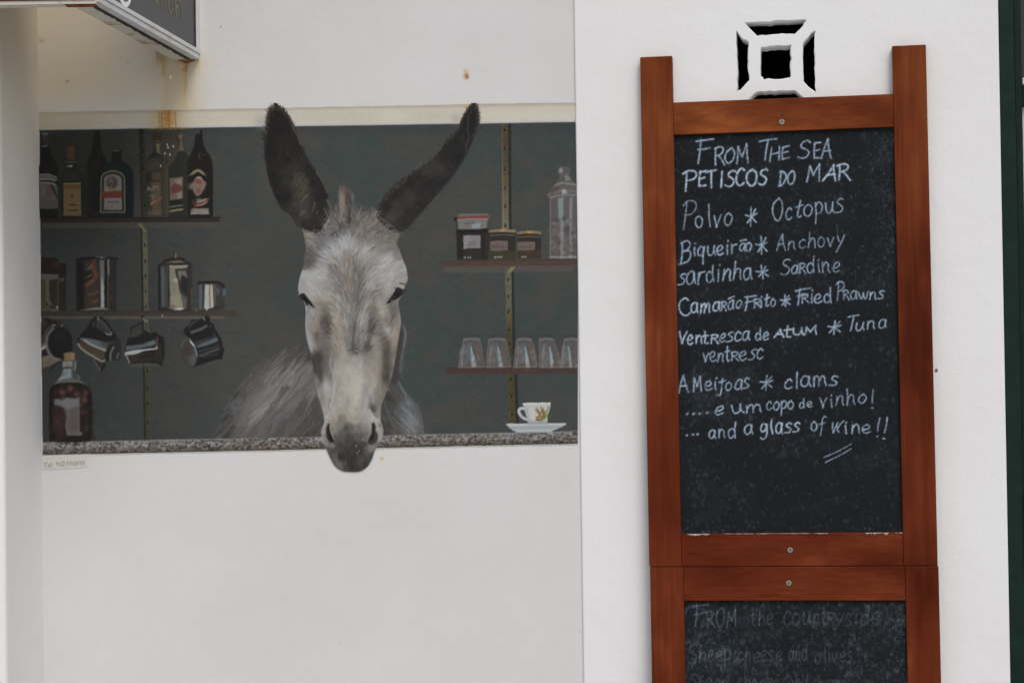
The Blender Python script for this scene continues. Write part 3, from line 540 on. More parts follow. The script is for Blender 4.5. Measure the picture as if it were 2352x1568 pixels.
    P.shape(v('u', 465, 380, 870, 370, 850, 430, 600, 440, 610, 560, 660, 700, 690, 900, 740, 1060, 765, 1200, 770, 1310, 600, 1340, 470, 1310, 490, 1000, 470, 700), (140, 134, 112), None, 2, 1, False)
    P.stroke(v('u', 480, 380, 700, 378, 860, 372), 4, (178, 170, 140), .7, 1.5); P.shape(v('u', 500, 500, 590, 500, 620, 900, 560, 1000, 500, 900), (126, 122, 100), None, 6, .6); P.blob(*v('u', 610, 685)[0], 6, 4, (196, 182, 140), .85)
    P.shape(v('u', 500, 1050, 700, 1050, 755, 1280, 560, 1290), (150, 144, 116), None, 4, .7); P.shape(v('u', 470, 1200, 600, 1250, 560, 1310, 450, 1300), (96, 88, 66), None, 4, .6)
    P.shape(v('u', 600, 460, 820, 430, 860, 470, 860, 640, 880, 700, 870, 1060, 800, 1060, 720, 940, 690, 820, 660, 660), (58, 56, 55), None, 2, 1, False)
    P.shape(v('u', 720, 580, 780, 560, 880, 700, 870, 1040, 800, 980, 720, 860, 700, 740), (38, 40, 43), None, 3, .95); P.shape(v('u', 650, 500, 720, 480, 830, 490, 865, 640, 800, 600, 740, 560, 705, 740), (124, 120, 112), None, 2, .85)
    P.stroke(v('u', 605, 460, 640, 620, 690, 780, 695, 880), 2.6, (64, 42, 34), .9, 1.1); P.shape(v('u', 690, 940, 800, 1060, 855, 1060, 850, 1300, 780, 1300, 760, 1140), (100, 98, 96), None, 2.4, .9, False)
    P.shape(v('u', 575, 1340, 700, 1300, 820, 1318, 700, 1345), (198, 198, 186), None, 1.6, .95); P.stroke(v('u', 955, 880, 955, 1230), 2.6, (112, 90, 78), .7, 1.3); P.shape(v('u', 880, 420, 950, 420, 940, 1300, 880, 1300), (54, 52, 50), None, 3, .9, False)
    q = P.item('canister_lid', u, None); P.shape(v('u', 290, 330, 310, 270, 420, 215, 560, 180, 610, 170, 700, 185, 800, 215, 830, 260, 945, 300, 935, 345, 800, 340, 400, 345), (40, 37, 35), q, 1.4)
    P.shape(v('u', 370, 300, 560, 265, 700, 255, 820, 295, 600, 310), (128, 118, 104), None, 2, .85); P.stroke(v('u', 310, 330, 500, 325, 900, 325), 3, (54, 46, 42), .8, 1.3)
    P.stroke(v('u', 608, 100, 605, 190), 3, (140, 128, 100), .9, .9); P.blob(*v('u', 575, 110)[0], 2, 4, (48, 46, 42), .8)
    u = body(v('u', 1095, 745, 1150, 725, 1500, 725, 1640, 755, 1715, 850, 1720, 1000, 1680, 1150, 1670, 1300, 1600, 1320, 1560, 1350, 1100, 1362, 1092, 1000), (58, 56, 54), 'painted_mug', 'small steel mug standing at the shelf end', 1.3, False)
    P.shape(v('u', 1120, 790, 1200, 780, 1200, 1340, 1115, 1340), (88, 100, 104), None, 3, .85, False); P.shape(v('u', 1200, 780, 1250, 780, 1240, 1340, 1200, 1340), (50, 52, 54), None, 2, .8, False)
    P.shape(v('u', 1250, 790, 1420, 785, 1450, 1280, 1330, 1315, 1295, 1362, 1238, 1300), (176, 176, 170), None, 1.6, 1, False); P.stroke(v('u', 1355, 790, 1358, 1270), 2.6, (104, 76, 58), .85, 1.1)
    P.shape(v('u', 1430, 780, 1500, 780, 1500, 1260, 1450, 1260), (98, 80, 70), None, 3, .85, False); P.shape(v('u', 1510, 870, 1570, 860, 1560, 1000, 1520, 1000), (76, 96, 114), None, 3, .9); P.shape(v('u', 1635, 880, 1720, 870, 1715, 1000, 1660, 1060), (78, 98, 112), None, 2.6, .9)
    P.stroke(v('u', 1095, 755, 1200, 730, 1500, 735, 1600, 750), 5, (33, 31, 31), .95, 1.2); P.shape(v('u', 1570, 790, 1640, 755, 1715, 850, 1640, 865), (38, 36, 37), None, 1.6, .95, False); P.shape(v('u', 1450, 1260, 1680, 1240, 1670, 1310, 1450, 1320), (42, 42, 43), None, 4, .7, False)
    P.blob(*v('u', 1062, 1350)[0], 2, 3, (130, 110, 84), .8); P.blob(*v('u', 310, 1472)[0], 1.6, 1.6, (210, 205, 190), .9)
    # ---- hanging mugs
    u = P.item('painted_mug', 0, 'big steel mug seen into its dark mouth, cut by the mural edge')
    P.shape(v('m', 45, 260, 130, 170, 220, 200, 330, 220, 420, 310, 400, 880, 330, 960, 200, 1020, 60, 1070), (62, 54, 46), u, 1.4)
    P.shape(v('m', 60, 850, 180, 820, 380, 910, 280, 980, 70, 1060), (120, 106, 92), None, 2.5, .95); P.stroke(v('m', 90, 930, 170, 850), 3, (172, 132, 86), .7, 1.5)
    P.shape(v('m', 45, 640, 120, 600, 130, 700, 60, 760), (150, 132, 116), None, 2, .85); P.stroke(v('m', 55, 720, 120, 680), 4, (196, 192, 186), .8, 1.4); P.shape(v('m', 55, 760, 130, 720, 180, 830, 60, 850), (40, 36, 34), None, 2, .85)
    P.shape(v('m', 60, 400, 180, 290, 260, 320, 120, 560, 80, 640), (44, 38, 34), None, 3, .9); P.stroke(v('m', 75, 600, 130, 420, 250, 305), 5, (108, 96, 84), .6, 2)
    P.shape(v('m', 130, 180, 200, 190, 250, 260, 200, 290, 140, 250), (34, 36, 38), None, 1.5, .95); P.shape(v('m', 240, 210, 340, 225, 330, 270, 260, 265), (40, 38, 37), None, 2, .8); P.stroke(v('m', 250, 305, 300, 300), 2.6, (182, 178, 170), .8, 1)
    ell = lambda k, cx, cy, rx, ry, rot: v(k, *sum([[cx + rx * math.cos(t) * math.cos(rot) - ry * math.sin(t) * math.sin(rot), cy + rx * math.cos(t) * math.sin(rot) + ry * math.sin(t) * math.cos(rot)] for t in np.linspace(0, 6.283, 25)[:-1]], []))
    P.shape(ell('m', 370, 600, 232, 310, -.12), (44, 44, 46), u, 1.3, 1, False); P.stroke(v('m', 260, 350, 160, 480, 140, 640, 180, 780, 270, 880, 380, 910), 6, (118, 124, 124), .85, 1.3)
    P.shape(ell('m', 388, 620, 215, 265, -.1), (30, 31, 32), None, 1.5, 1, False); P.blob(*v('m', 360, 500)[0], 16, 18, (52, 46, 38), .6); P.blob(*v('m', 415, 305)[0], 1.4, 1.4, (220, 216, 200), .9)
    P.shape(v('m', 70, 1070, 200, 1020, 400, 900, 330, 1000, 220, 1080, 170, 1200, 100, 1240), (70, 62, 54), None, 4, .6); P.shape(v('m', 180, 1130, 250, 1010, 420, 910, 300, 1020), (36, 36, 34), None, 2.5, .8)
    u = P.item('painted_mug', 0, 'steel mug hanging tilted, second from the left')
    P.shape(v('m', 680, 600, 720, 500, 790, 400, 880, 320, 920, 240, 1000, 165, 1040, 160, 1000, 220, 990, 330, 1100, 390, 1230, 470, 1350, 470, 1380, 520, 1430, 560, 1450, 700, 1440, 880, 1270, 920, 1190, 930, 1100, 950, 980, 900, 860, 800, 740, 710), (33, 32, 32), u, 1.3)
    P.shape(v('m', 1250, 600, 1440, 540, 1450, 700, 1430, 900, 1280, 915, 1180, 850), (46, 44, 44), None, 3, .9); P.stroke(v('m', 1320, 690, 1270, 790, 1268, 910), 4.6, (116, 118, 118), .85, 1.3); P.stroke(v('m', 1410, 795, 1385, 870), 3, (128, 122, 118), .85, 1)
    P.stroke(v('m', 1000, 165, 930, 240, 880, 320), 6, (40, 38, 40), .95, 1.2, u); P.stroke(v('m', 1025, 180, 1000, 250, 990, 340), 5, (34, 33, 34), .95, 1.2, u); P.stroke(v('m', 1100, 165, 1200, 260, 1290, 390, 1370, 500), 6.5, (36, 34, 35), .97, 1.1, u)
    P.stroke(v('m', 1105, 210, 1190, 300, 1265, 410, 1285, 440), 2, (122, 98, 88), .75, 1); P.stroke(v('m', 1185, 435, 1230, 465, 1280, 460, 1290, 430), 3, (150, 152, 154), .8, 1); P.shape(v('m', 970, 240, 990, 250, 980, 325, 945, 325), (84, 76, 74), None, 1.5, .8)
    P.shape(v('m', 735, 515, 900, 535, 1050, 570, 1220, 610, 1210, 700, 1190, 740, 1000, 650, 870, 600, 740, 560), (98, 108, 110), None, 2, .95); P.shape(v('m', 1080, 590, 1300, 590, 1210, 700, 1150, 680), (72, 70, 70), None, 4, .7)
    P.stroke(v('m', 810, 570, 900, 630, 1040, 690, 1190, 755), 6, (160, 166, 166), .9, 1.3); P.shape(v('m', 700, 580, 800, 580, 900, 650, 1180, 770, 1190, 860, 1150, 900, 1020, 880, 880, 790, 730, 680), (80, 70, 52), None, 2, .95)
    P.stroke(v('m', 695, 630, 780, 730, 920, 820, 1030, 890, 1120, 935, 1190, 905), 4.6, (148, 144, 138), .9, 1.2); P.shape(v('m', 1170, 790, 1240, 700, 1320, 620, 1260, 780, 1230, 920, 1180, 940), (32, 31, 31), None, 1.8, .95)
    P.shape(v('m', 980, 905, 1080, 970, 1195, 1020, 1125, 1115, 1060, 1060), (50, 44, 38), u, 1.4, 1, False); P.stroke(v('m', 975, 905, 1030, 1000, 1090, 1095), 2.4, (116, 106, 92), .8, 1); P.shape(v('m', 1110, 1100, 1195, 1025, 1190, 990, 1130, 960), (34, 30, 28), None, 2, .8)
    P.stroke(v('m', 1040, 185, 1060, 210), 3, (160, 148, 84), .8, .9)
    u = P.item('painted_mug', 0, 'steel mug hanging sideways with blue grey reflection, third from the left')
    P.shape(v('n', 150, 720, 200, 590, 360, 560, 540, 430, 620, 500, 720, 470, 800, 520, 900, 600, 915, 800, 915, 950, 870, 1090, 850, 1150, 800, 1110, 500, 1080, 220, 1100, 180, 980, 130, 880), (32, 31, 31), u, 1.3)
    P.stroke(v('n', 490, 270, 300, 370, 245, 410, 230, 550), 5, (40, 38, 38), .97, 1.1, u); P.stroke(v('n', 225, 400, 215, 560), 2.4, (90, 62, 48), .85, 1); P.stroke(v('n', 545, 260, 590, 380, 615, 480), 5.5, (42, 41, 41), .95, 1.2, u); P.stroke(v('n', 575, 290, 590, 390, 610, 470), 2, (130, 128, 120), .8, .9)
    P.blob(*v('n', 545, 260)[0], 3, 3, (150, 160, 152), .9); P.stroke(v('n', 485, 200, 510, 235), 2.6, (150, 152, 134), .8, .9); P.blob(*v('n', 480, 165)[0], 4, 3, (34, 33, 34), .9)
    P.shape(v('n', 150, 750, 300, 730, 500, 700, 700, 625, 730, 660, 720, 720, 500, 780, 150, 840), (86, 98, 108), None, 1.8, 1); P.shape(v('n', 560, 690, 720, 640, 725, 720, 600, 760), (92, 108, 112), None, 2.5, .8)
    P.shape(v('n', 130, 870, 300, 830, 500, 810, 720, 790, 720, 820, 500, 850, 400, 890, 280, 920, 130, 930), (168, 174, 174), None, 1.5, 1); P.shape(v('n', 160, 940, 450, 900, 720, 850, 780, 850, 770, 1020, 230, 1070), (58, 50, 40), None, 2.5, .95, False); P.shape(v('n', 380, 970, 700, 860, 750, 870, 740, 1000, 400, 1010), (34, 32, 30), None, 4, .85, False)
    P.stroke(v('n', 160, 940, 185, 1010, 215, 1080), 3, (150, 154, 150), .85, 1); P.stroke(v('n', 765, 590, 765, 760), 3.6, (104, 82, 70), .85, 1.2); P.blob(*v('n', 755, 790)[0], 3.4, 3.4, (190, 192, 190), .95); P.shape(v('n', 800, 740, 850, 730, 850, 1060, 790, 1060), (50, 44, 38), None, 2.5, .8, False)
    P.shape(v('n', 220, 1110, 500, 1090, 780, 1100, 800, 1140, 240, 1165), (84, 80, 78), None, 2.5, .65, False); P.shape(v('n', 800, 1090, 870, 1090, 850, 1155), (24, 24, 24), None, 1.6, .9, False)
    u = P.item('painted_mug', 0, 'steel mug hanging mouth left below the shelf end, rightmost of the hanging mugs')
    P.shape(v('n', 1290, 430, 1360, 350, 1480, 215, 1560, 220, 1700, 180, 1740, 140, 1810, 180, 1815, 270, 1880, 310, 1930, 430, 2040, 620, 2070, 760, 2095, 830, 2080, 900, 2050, 1020, 1980, 1010, 1750, 1080, 1510, 1160, 1400, 1130, 1280, 1000, 1245, 800, 1280, 640, 1370, 570, 1320, 520), (31, 30, 31), u, 1.3)
    P.shape(v('n', 1370, 360, 1520, 220, 1640, 210, 1560, 260, 1420, 370), (62, 66, 70), None, 2, .8); P.stroke(v('n', 1450, 475, 1560, 440, 1660, 400, 1740, 350), 6, (96, 98, 104), .85, 1.6); P.stroke(v('n', 1685, 190, 1710, 235), 3, (140, 146, 148), .85, 1); P.blob(*v('n', 1830, 355)[0], 3, 2, (88, 86, 90), .8)
    P.shape(v('n', 1510, 660, 1880, 560, 1890, 480, 1960, 620, 1540, 740), (66, 60, 60), None, 2.5, .9, False); P.shape(v('n', 1560, 740, 1900, 600, 1960, 580, 1975, 650, 1800, 720, 1560, 790), (90, 104, 118), None, 2.4, .95); P.shape(v('n', 1570, 840, 1900, 750, 1990, 700, 1960, 760, 1700, 850, 1580, 890), (62, 68, 72), None, 3, .8)
    P.shape(v('n', 1590, 930, 1800, 850, 2000, 770, 2005, 820, 1800, 900, 1600, 980), (84, 86, 92), None, 2.4, .85); P.shape(v('n', 1650, 960, 1980, 870, 1980, 910, 1680, 990), (62, 54, 54), None, 3, .8, False)
    q = P.item('mug_mouth', u, None); P.shape(v('n', 1370, 580, 1430, 650, 1510, 760, 1555, 900, 1550, 1040, 1500, 1150, 1400, 1130, 1290, 1000, 1248, 820, 1275, 650), (70, 66, 62), q, 1.3)
    P.shape(v('n', 1310, 760, 1400, 720, 1440, 860, 1420, 930, 1320, 940, 1280, 860), (66, 56, 48), None, 5, .7); P.shape(v('n', 1420, 960, 1530, 900, 1540, 1040, 1490, 1140, 1420, 1080), (86, 88, 90), None, 4, .8)
    P.stroke(v('n', 1410, 610, 1470, 700, 1530, 820, 1555, 940), 3.4, (130, 140, 146), .85, 1.1); P.stroke(v('n', 1435, 660, 1495, 745), 3.6, (188, 194, 192), .9, 1); P.stroke(v('n', 1370, 580, 1280, 660, 1250, 800), 2.4, (96, 92, 90), .8, 1)
    # ---- jar of cherries on the counter
    ctr = P.item('painted_counter', 0, 'speckled granite counter edge along the foot of the mural')
    m = ed(GY - cnt(GX) - wob[None] * .4) * ed(bot(GX) + wob2[None] * .5 - GY) * ed(GX - lx)
    f = (GY - cnt(GX)) / 29.
    base = np.where((f < .18)[..., None], (116, 116, 118), np.where((f < .52)[..., None], (110, 107, 105), (88, 80, 72))).astype(float)
    g1 = P.noise(7.5, 21, 1.25, 2) * .9; g2 = P.noise(6, 22, 1.2, 2); g3 = P.noise(14, 23, 2.5, 2)
    base += (np.exp(-((f - .42) / .16) ** 2) * np.clip(.45 + g3, 0, 1))[..., None] * (np.array([142, 148, 158.]) - base) * .9
    base += ss((f - .9) / .1)[..., None] * (np.array([58, 54, 50.]) - base) * .8
    P.lay(full_b, m, base, ctr)
    for k in range(4600):
        x = rng.uniform(96, 1330); fy = rng.rand(); y = cnt(x) + 2 + fy * 25; r = rng.uniform(1.0, 2.6)
        band = math.exp(-((fy - .40) / .14) ** 2); t = rng.rand()
        cc = (150, 156, 166) if t < .45 * band else (166, 158, 148) if t < .42 else (146, 128, 106) if t < .52 else (46, 43, 42) if t < .82 - .25 * band else (74, 66, 60)
        P.blob(x, y, r * rng.uniform(1, 1.8), r, np.array(cc) * (1. if fy < .55 else .86), rng.uniform(.35, .85), rng.uniform(-.4, .4), p=3)
    P.stroke([(98, 1016), (700, 1003.5), (1328, 990.5)], 1.8, (150, 154, 158), .5, .9); P.stroke([(98, 1042.5), (700, 1029.5), (1328, 1016)], 3, (52, 48, 45), .6, 1.4)
    u = P.item('painted_jar', 0, 'corked glass jug of dark cherries on the counter corner')
    P.shape(v('m', 425, 930, 660, 930, 660, 1040, 650, 1080, 680, 1170, 740, 1270, 830, 1330, 420, 1360, 260, 1340, 340, 1270, 410, 1150, 440, 1070, 425, 1040), (92, 98, 98), u, 1.2)
    K = lambda *p: v('K', *p)
    P.shape(K(330, 1010, 355, 975, 420, 962, 520, 962, 575, 985, 602, 1030, 608, 1100, 606, 1290, 600, 1330, 570, 1352, 350, 1352, 328, 1330, 322, 1200, 324, 1080), (34, 27, 26), u, 1.2)
    for k in range(150):
        x, y = rng.uniform(335, 598), rng.uniform(985, 1340); r = rng.uniform(5.5, 8.5)
        a = rng.uniform(.3, .8); P.blob(*K(x, y)[0], r, r, [(76, 47, 41), (60, 38, 34), (70, 52, 47), (46, 32, 30)][rng.randint(4)], a * .8, p=3)
        P.blob(*K(x + 17, y + 17)[0], r * .8, r * .8, (30, 22, 22), .45)
    for x, y in ((410, 1025), (465, 1000), (507, 1035), (570, 1030), (560, 1075)): P.blob(*K(x, y)[0], 7, 7, (112, 66, 54), .8, p=3)
    P.shape(K(326, 1010, 350, 985, 365, 1340, 335, 1330), (26, 21, 22), None, 4, .75, False); P.shape(K(575, 985, 606, 1050, 604, 1330, 585, 1330), (28, 22, 22), None, 4, .6, False)
    q = P.item('jar_label', u, None)
    P.shape(K(357, 1080, 385, 1072, 410, 1085, 440, 1060, 490, 1070, 525, 1062, 527, 1285, 545, 1290, 540, 1310, 440, 1310, 430, 1240, 436, 1180, 420, 1135, 357, 1105), (100, 97, 98), q, 1.3, 1, False)
    P.shape(K(440, 1150, 520, 1120, 520, 1290, 450, 1290), (88, 82, 82), None, 8, .7, False); P.blob(*K(452, 1165)[0], 5, 10, (120, 100, 90), .6); P.blob(*K(490, 1245)[0], 8, 8, (96, 74, 68), .5)
    P.shape(K(357, 1076, 440, 1062, 522, 1064, 522, 1110, 440, 1130), (128, 130, 134), None, 6, .6); P.shape(K(350, 1120, 395, 1115, 430, 1150, 436, 1200, 420, 1290, 370, 1290, 348, 1200), (56, 40, 36), None, 4, .85)
    for k in range(14): P.blob(*K(rng.uniform(355, 425), rng.uniform(1130, 1290))[0], 7, 7, (76, 48, 42) if k % 2 else (44, 31, 30), .5, p=3)
    P.shape(v('m', 310, 1310, 430, 1270, 560, 1260, 740, 1290, 760, 1310, 540, 1305), (112, 106, 88), None, 2, .8); P.shape(v('m', 330, 1290, 400, 1200, 540, 1210, 560, 1230, 420, 1250), (150, 158, 158), None, 2, .85); P.shape(v('m', 590, 1090, 640, 1090, 700, 1200, 730, 1260, 620, 1250), (70, 68, 74), None, 2.5, .9)
    P.shape(v('m', 440, 1075, 575, 1065, 575, 1220, 420, 1190), (136, 158, 164), None, 2, .9, False); P.stroke(v('m', 430, 1130, 440, 1170, 460, 1130, 480, 1170, 510, 1110), 2.4, (100, 110, 116), .8, 1.1)
    P.shape(v('m', 430, 935, 590, 930, 590, 1030, 430, 1040), (134, 140, 138), None, 1.6, .95, False); P.shape(v('m', 480, 990, 535, 980, 535, 1040, 485, 1040), (140, 104, 70), None, 2, .85, False); P.shape(v('m', 600, 935, 655, 930, 650, 1040, 600, 1040), (96, 94, 96), None, 2, .9, False)
    P.stroke(v('m', 430, 1050, 600, 1045), 2.6, (60, 56, 54), .85, 1); P.stroke(v('m', 652, 935, 655, 1050, 640, 1090), 2, (150, 154, 152), .7, 1); P.stroke(v('m', 700, 1180, 720, 1240), 2, (150, 150, 148), .7, 1)
    q = P.item('cork', u, None); P.shape(v('m', 445, 795, 540, 772, 638, 790, 635, 900, 625, 918, 450, 918), (150, 118, 76), q, 1.2, 1, False)
    P.shape(v('m', 445, 800, 480, 790, 480, 915, 450, 915), (120, 92, 56), None, 2.5, .7, False); P.stroke(v('m', 548, 790, 552, 915), 2, (112, 84, 56), .6, 1.2); P.shape(v('m', 560, 790, 630, 795, 628, 910, 565, 912), (162, 128, 84), None, 3, .6, False)
    # ---- right: jars, apothecary jar, glasses, cup
    def jar(x0, x1, ytop, ybot, lid, glass, low, lab, label, red=False):
        u = P.item('painted_jar', 0, label); w = x1 - x0
        P.shape(v('R', x0 + 4, ytop + 18, x1 - 4, ytop + 18, x1, ytop + 50, x1 - 3, ybot, x0 + 3, ybot, x0, ytop + 50), glass, u, 1.2, 1, False)
        P.shape(v('R', x0 + 4, low, x1 - 6, low, x1 - 6, ybot - 4, x0 + 6, ybot - 4), lab[1], None, 3, .8, False)
        P.stroke(v('R', x0 + 10, ytop + 60, (x0 + x1) / 2, ytop + 52, x1 - 10, ytop + 58), 2.6, (120, 118, 116), .6, 1.2)
        q = P.item('jar_lid', u, None); P.shape(v('R', x0, ytop + 34, x0 + 4, ytop + 12, (x0 + x1) / 2, ytop, x1 - 4, ytop + 8, x1 + 3, ytop + 34, (x0 + x1) / 2, ytop + 28), lid, q, 1.1, 1, False)
        P.stroke(v('R', (x0 + x1) / 2 - 12, ytop + 16, (x0 + x1) / 2 + 20, ytop + 14), 4, np.array(lid) * 1.35, .8, 1.6); P.stroke(v('R', x0 + 8, ytop + 40, (x0 + x1) / 2, ytop + 33, x1 - 6, ytop + 40), 2, (40, 38, 36), .8, 1)
        q = P.item('jar_label', u, None); a, b2, c2, d2 = lab[0]; P.shape(v('R', a, b2 + 6, (a + c2) / 2, b2, c2, b2 + 2, c2, d2 - 6, (a + c2) / 2, d2, a, d2), (106, 94, 90), q, 1.1, 1, False)
        for k in range(9): x = a + 14 + (c2 - a - 28) * k / 9; P.stroke(v('R', x, d2 - 22, x + rng.uniform(4, 14), b2 + 28 + rng.uniform(0, 20)), 2.2, (84, 62, 58), .55, 1)
        return u
    u = P.item('painted_jar', 0, 'tall preserve jar with red rubber seal, leftmost of three')
    P.shape(v('R', 372, 1110, 640, 1110, 640, 1180, 655, 1230, 650, 1455, 372, 1455, 366, 1220), (38, 36, 35), u, 1.2, 1, False)
    P.shape(v('R', 378, 1105, 640, 1100, 638, 1175, 560, 1188, 380, 1185), (118, 116, 114), None, 2, .95, False); P.shape(v('R', 500, 1140, 580, 1130, 575, 1175, 505, 1178), (140, 154, 158), None, 3, .8); P.stroke(v('R', 440, 1138, 520, 1128), 4, (84, 80, 74), .7, 2)
    P.shape(v('R', 385, 1060, 400, 1048, 640, 1045, 655, 1060, 650, 1110, 372, 1110), (100, 104, 104), u, 1.2, 1, False); P.shape(v('R', 360, 1068, 400, 1072, 520, 1066, 662, 1060, 660, 1090, 520, 1098, 370, 1098), (120, 66, 60), u, 1.3, 1, False)
    P.stroke(v('R', 375, 1108, 480, 1096, 640, 1098), 2.6, (142, 140, 138), .8, 1); P.shape(v('R', 345, 1080, 372, 1078, 370, 1118, 350, 1112), (30, 28, 28), u, 1.2, 1, False); P.shape(v('R', 372, 1195, 640, 1185, 640, 1210, 372, 1218), (30, 28, 28), None, 2, .9, False)
    q = P.item('jar_label', u, None); P.shape(v('R', 428, 1244, 500, 1236, 580, 1240, 580, 1352, 500, 1356, 430, 1360), (124, 122, 122), q, 1.1, 1, False); P.shape(v('R', 430, 1246, 470, 1240, 500, 1290, 440, 1350), (138, 138, 140), None, 4, .6)
    for k in range(7): x = 470 + k * 10; P.stroke(v('R', x, 1330, x + 6, 1290 + rng.uniform(-10, 10)), 2, (102, 98, 98), .6, 1)
    P.shape(v('R', 430, 1370, 590, 1370, 590, 1450, 430, 1450), (50, 46, 42), None, 5, .8, False)
    for x in (440, 470, 490): P.blob(*v('R', x, 1436)[0], 2.3 if x == 440 else 1.4, 2, (205, 208, 205), .9)
    P.stroke(v('R', 632, 1240, 630, 1430), 4, (60, 58, 56), .6, 2)
    jar(656, 890, 1182, 1450, (132, 116, 80), (46, 44, 40), 1375, ((664, 1286, 820, 1376), (64, 62, 40)), 'squat jam jar with yellow lid, middle of three')
    jar(902, 1115, 1196, 1446, (128, 112, 74), (50, 44, 40), 1370, ((905, 1294, 1060, 1374), (66, 54, 42)), 'squat jam jar with yellow lid, rightmost of three')
    for x, y in ((708, 1434), (735, 1430), (760, 1430), (950, 1430), (975, 1428)): P.blob(*v('R', x, y)[0], 2.4, 1.8, (200, 202, 196), .85)
    u = body(v('R', 1262, 660, 1290, 638, 1340, 632, 1368, 650, 1368, 690, 1350, 705, 1375, 745, 1400, 765, 1425, 790, 1430, 1445, 1190, 1445, 1192, 1200, 1192, 920, 1172, 890, 1195, 840, 1240, 790, 1270, 750, 1285, 710, 1265, 690), (92, 90, 89), 'painted_apothecary_jar', 'tall glass apothecary jar with domed stopper cut by the corner', 1.3, False)
    P.blob(*v('R', 1290, 668)[0], 5, 5.5, (165, 165, 165), .8); P.shape(v('R', 1300, 640, 1368, 650, 1365, 695, 1300, 700), (84, 80, 80), None, 4, .8); P.shape(v('R', 1320, 715, 1350, 705, 1378, 750, 1330, 760), (128, 126, 126), None, 2.5, .8); P.shape(v('R', 1275, 760, 1310, 715, 1320, 760), (74, 72, 72), None, 3, .7)
    P.stroke(v('R', 1240, 800, 1300, 780, 1420, 795), 4, (140, 138, 138), .7, 1.6); P.stroke(v('R', 1180, 880, 1260, 850, 1420, 850), 6, (116, 110, 110), .7, 2.4); P.shape(v('R', 1295, 840, 1330, 835, 1345, 870, 1300, 875), (170, 170, 172), None, 2, .8); P.stroke(v('R', 1195, 910, 1300, 885, 1420, 885), 2.4, (150, 148, 148), .7, 1.1); P.shape(v('R', 1195, 850, 1260, 800, 1280, 830, 1200, 880), (74, 68, 66), None, 3, .7)
    P.shape(v('R', 1200, 925, 1260, 900, 1260, 1100, 1200, 1110), (86, 82, 79), None, 4, .8, False); P.shape(v('R', 1263, 920, 1312, 900, 1312, 1130, 1270, 1130), (128, 140, 144), None, 3, .9, False); P.shape(v('R', 1365, 920, 1388, 900, 1385, 1440, 1365, 1440), (134, 138, 142), None, 2.5, .8, False); P.shape(v('R', 1312, 920, 1362, 905, 1360, 1120, 1315, 1120), (93, 88, 84), None, 3, .8, False)
    for k in range(90): x, y = rng.uniform(1200, 1415), rng.uniform(1090, 1430); P.blob(*v('R', x, y)[0], rng.uniform(3, 7), rng.uniform(2, 5), [(120, 111, 104), (74, 69, 66), (132, 126, 121), (96, 89, 84), (58, 56, 56)][rng.randint(5)], .6, rng.uniform(0, 3))
    P.shape(v('R', 1285, 1120, 1312, 1120, 1310, 1440, 1285, 1440), (142, 148, 152), None, 3, .6, False); P.stroke(v('R', 1192, 1430, 1300, 1432, 1420, 1430), 4, (150, 150, 150), .7, 1.4); P.stroke(v('R', 1196, 920, 1194, 1430), 2.4, (124, 118, 116), .7, 1.2)
    P.stroke(v('R', 1350, 1170, 1350, 1210), 8, (60, 60, 64), .7, 2.5)
    gl = P.item
    for (xl, xr, tl, tr, lab) in ((388, 612, 432, 572, 'upturned drinking glass, leftmost of five'), (632, 845, 655, 800, 'upturned drinking glass, second of five'), (872, 1082, 905, 1030, 'upturned drinking glass, middle of five'),
                                  (1100, 1290, 1100, 1222, 'upturned drinking glass, fourth of five'), (1285, 1436, 1320, 1436, 'upturned drinking glass cut by the corner')):
        u = P.item('painted_glass', 0, lab); w = xr - xl
        P.shape(v('Q', tl, 378, (tl + tr) / 2, 366, tr, 378, tr + (xr - tr) * .62, 470, xr - w * .02, 560, xr, 628, xl, 632, xl + w * .02, 560, tl + (xl - tl) * .68, 470), (84, 82, 81), u, 1.6, .9, False)
        P.shape(v('Q', tl + w * .1, 420, tl + w * .35, 410, xl + w * .4, 600, xl + w * .12, 610), (104, 102, 103), None, 6, .6, False)
        P.shape(v('Q', tr - w * .2, 420, tr, 400, xr - w * .06, 600, xr - w * .25, 600), (96, 86, 80), None, 6, .6, False)
        P.stroke(v('Q', tl + 8, 378, (tl + tr) / 2, 369, tr - 12, 378), 6, (124, 124, 128), .7, 2); P.stroke(v('Q', tl, 385, tl + (xl - tl) * .5, 470, xl, 625), 2.4, (118, 114, 114), .7, 1.3); P.stroke(v('Q', tr, 385, tr + (xr - tr) * .45, 470, xr, 620), 2.4, (112, 102, 98), .65, 1.3)
        cx = xl + w * .5
        P.shape(v('Q', cx - 6, 445, cx + 8, 480, cx + w * .14, 560, cx + w * .17, 625, cx + w * .02, 625, cx - w * .02, 560), (150, 154, 160), None, 1.8, .9); P.stroke(v('Q', xl + w * .2, 440, xl + w * .14, 540, xl + w * .12, 610), 5, (128, 128, 132), .6, 2); P.stroke(v('Q', cx - 4, 450, cx + 4, 510, cx + w * .06, 560), 3, (132, 172, 178), .85, 1.2)
        P.stroke(v('Q', cx - w * .06, 470, cx - w * .08, 560), 5, (92, 104, 104), .6, 2)
        for k in range(26): x, y = rng.uniform(xl + 12, xr - 12), rng.uniform(480, 622); P.blob(*v('Q', x, y)[0], 2.6, rng.uniform(2, 6), [(132, 120, 112), (74, 72, 72), (128, 128, 132), (110, 100, 96)][rng.randint(4)], .45)
        P.stroke(v('Q', xl + 6, 624, cx, 622, xr - 6, 620), 3, (136, 124, 114), .5, 1.6); P.shape(v('Q', tl - 20, 345, tr + 20, 340, tr + 10, 365, tl - 5, 370), (56, 56, 56), None, 4, .6, False)
    u = P.item('painted_cup', 0, 'white coffee cup with gold sprig on a saucer')
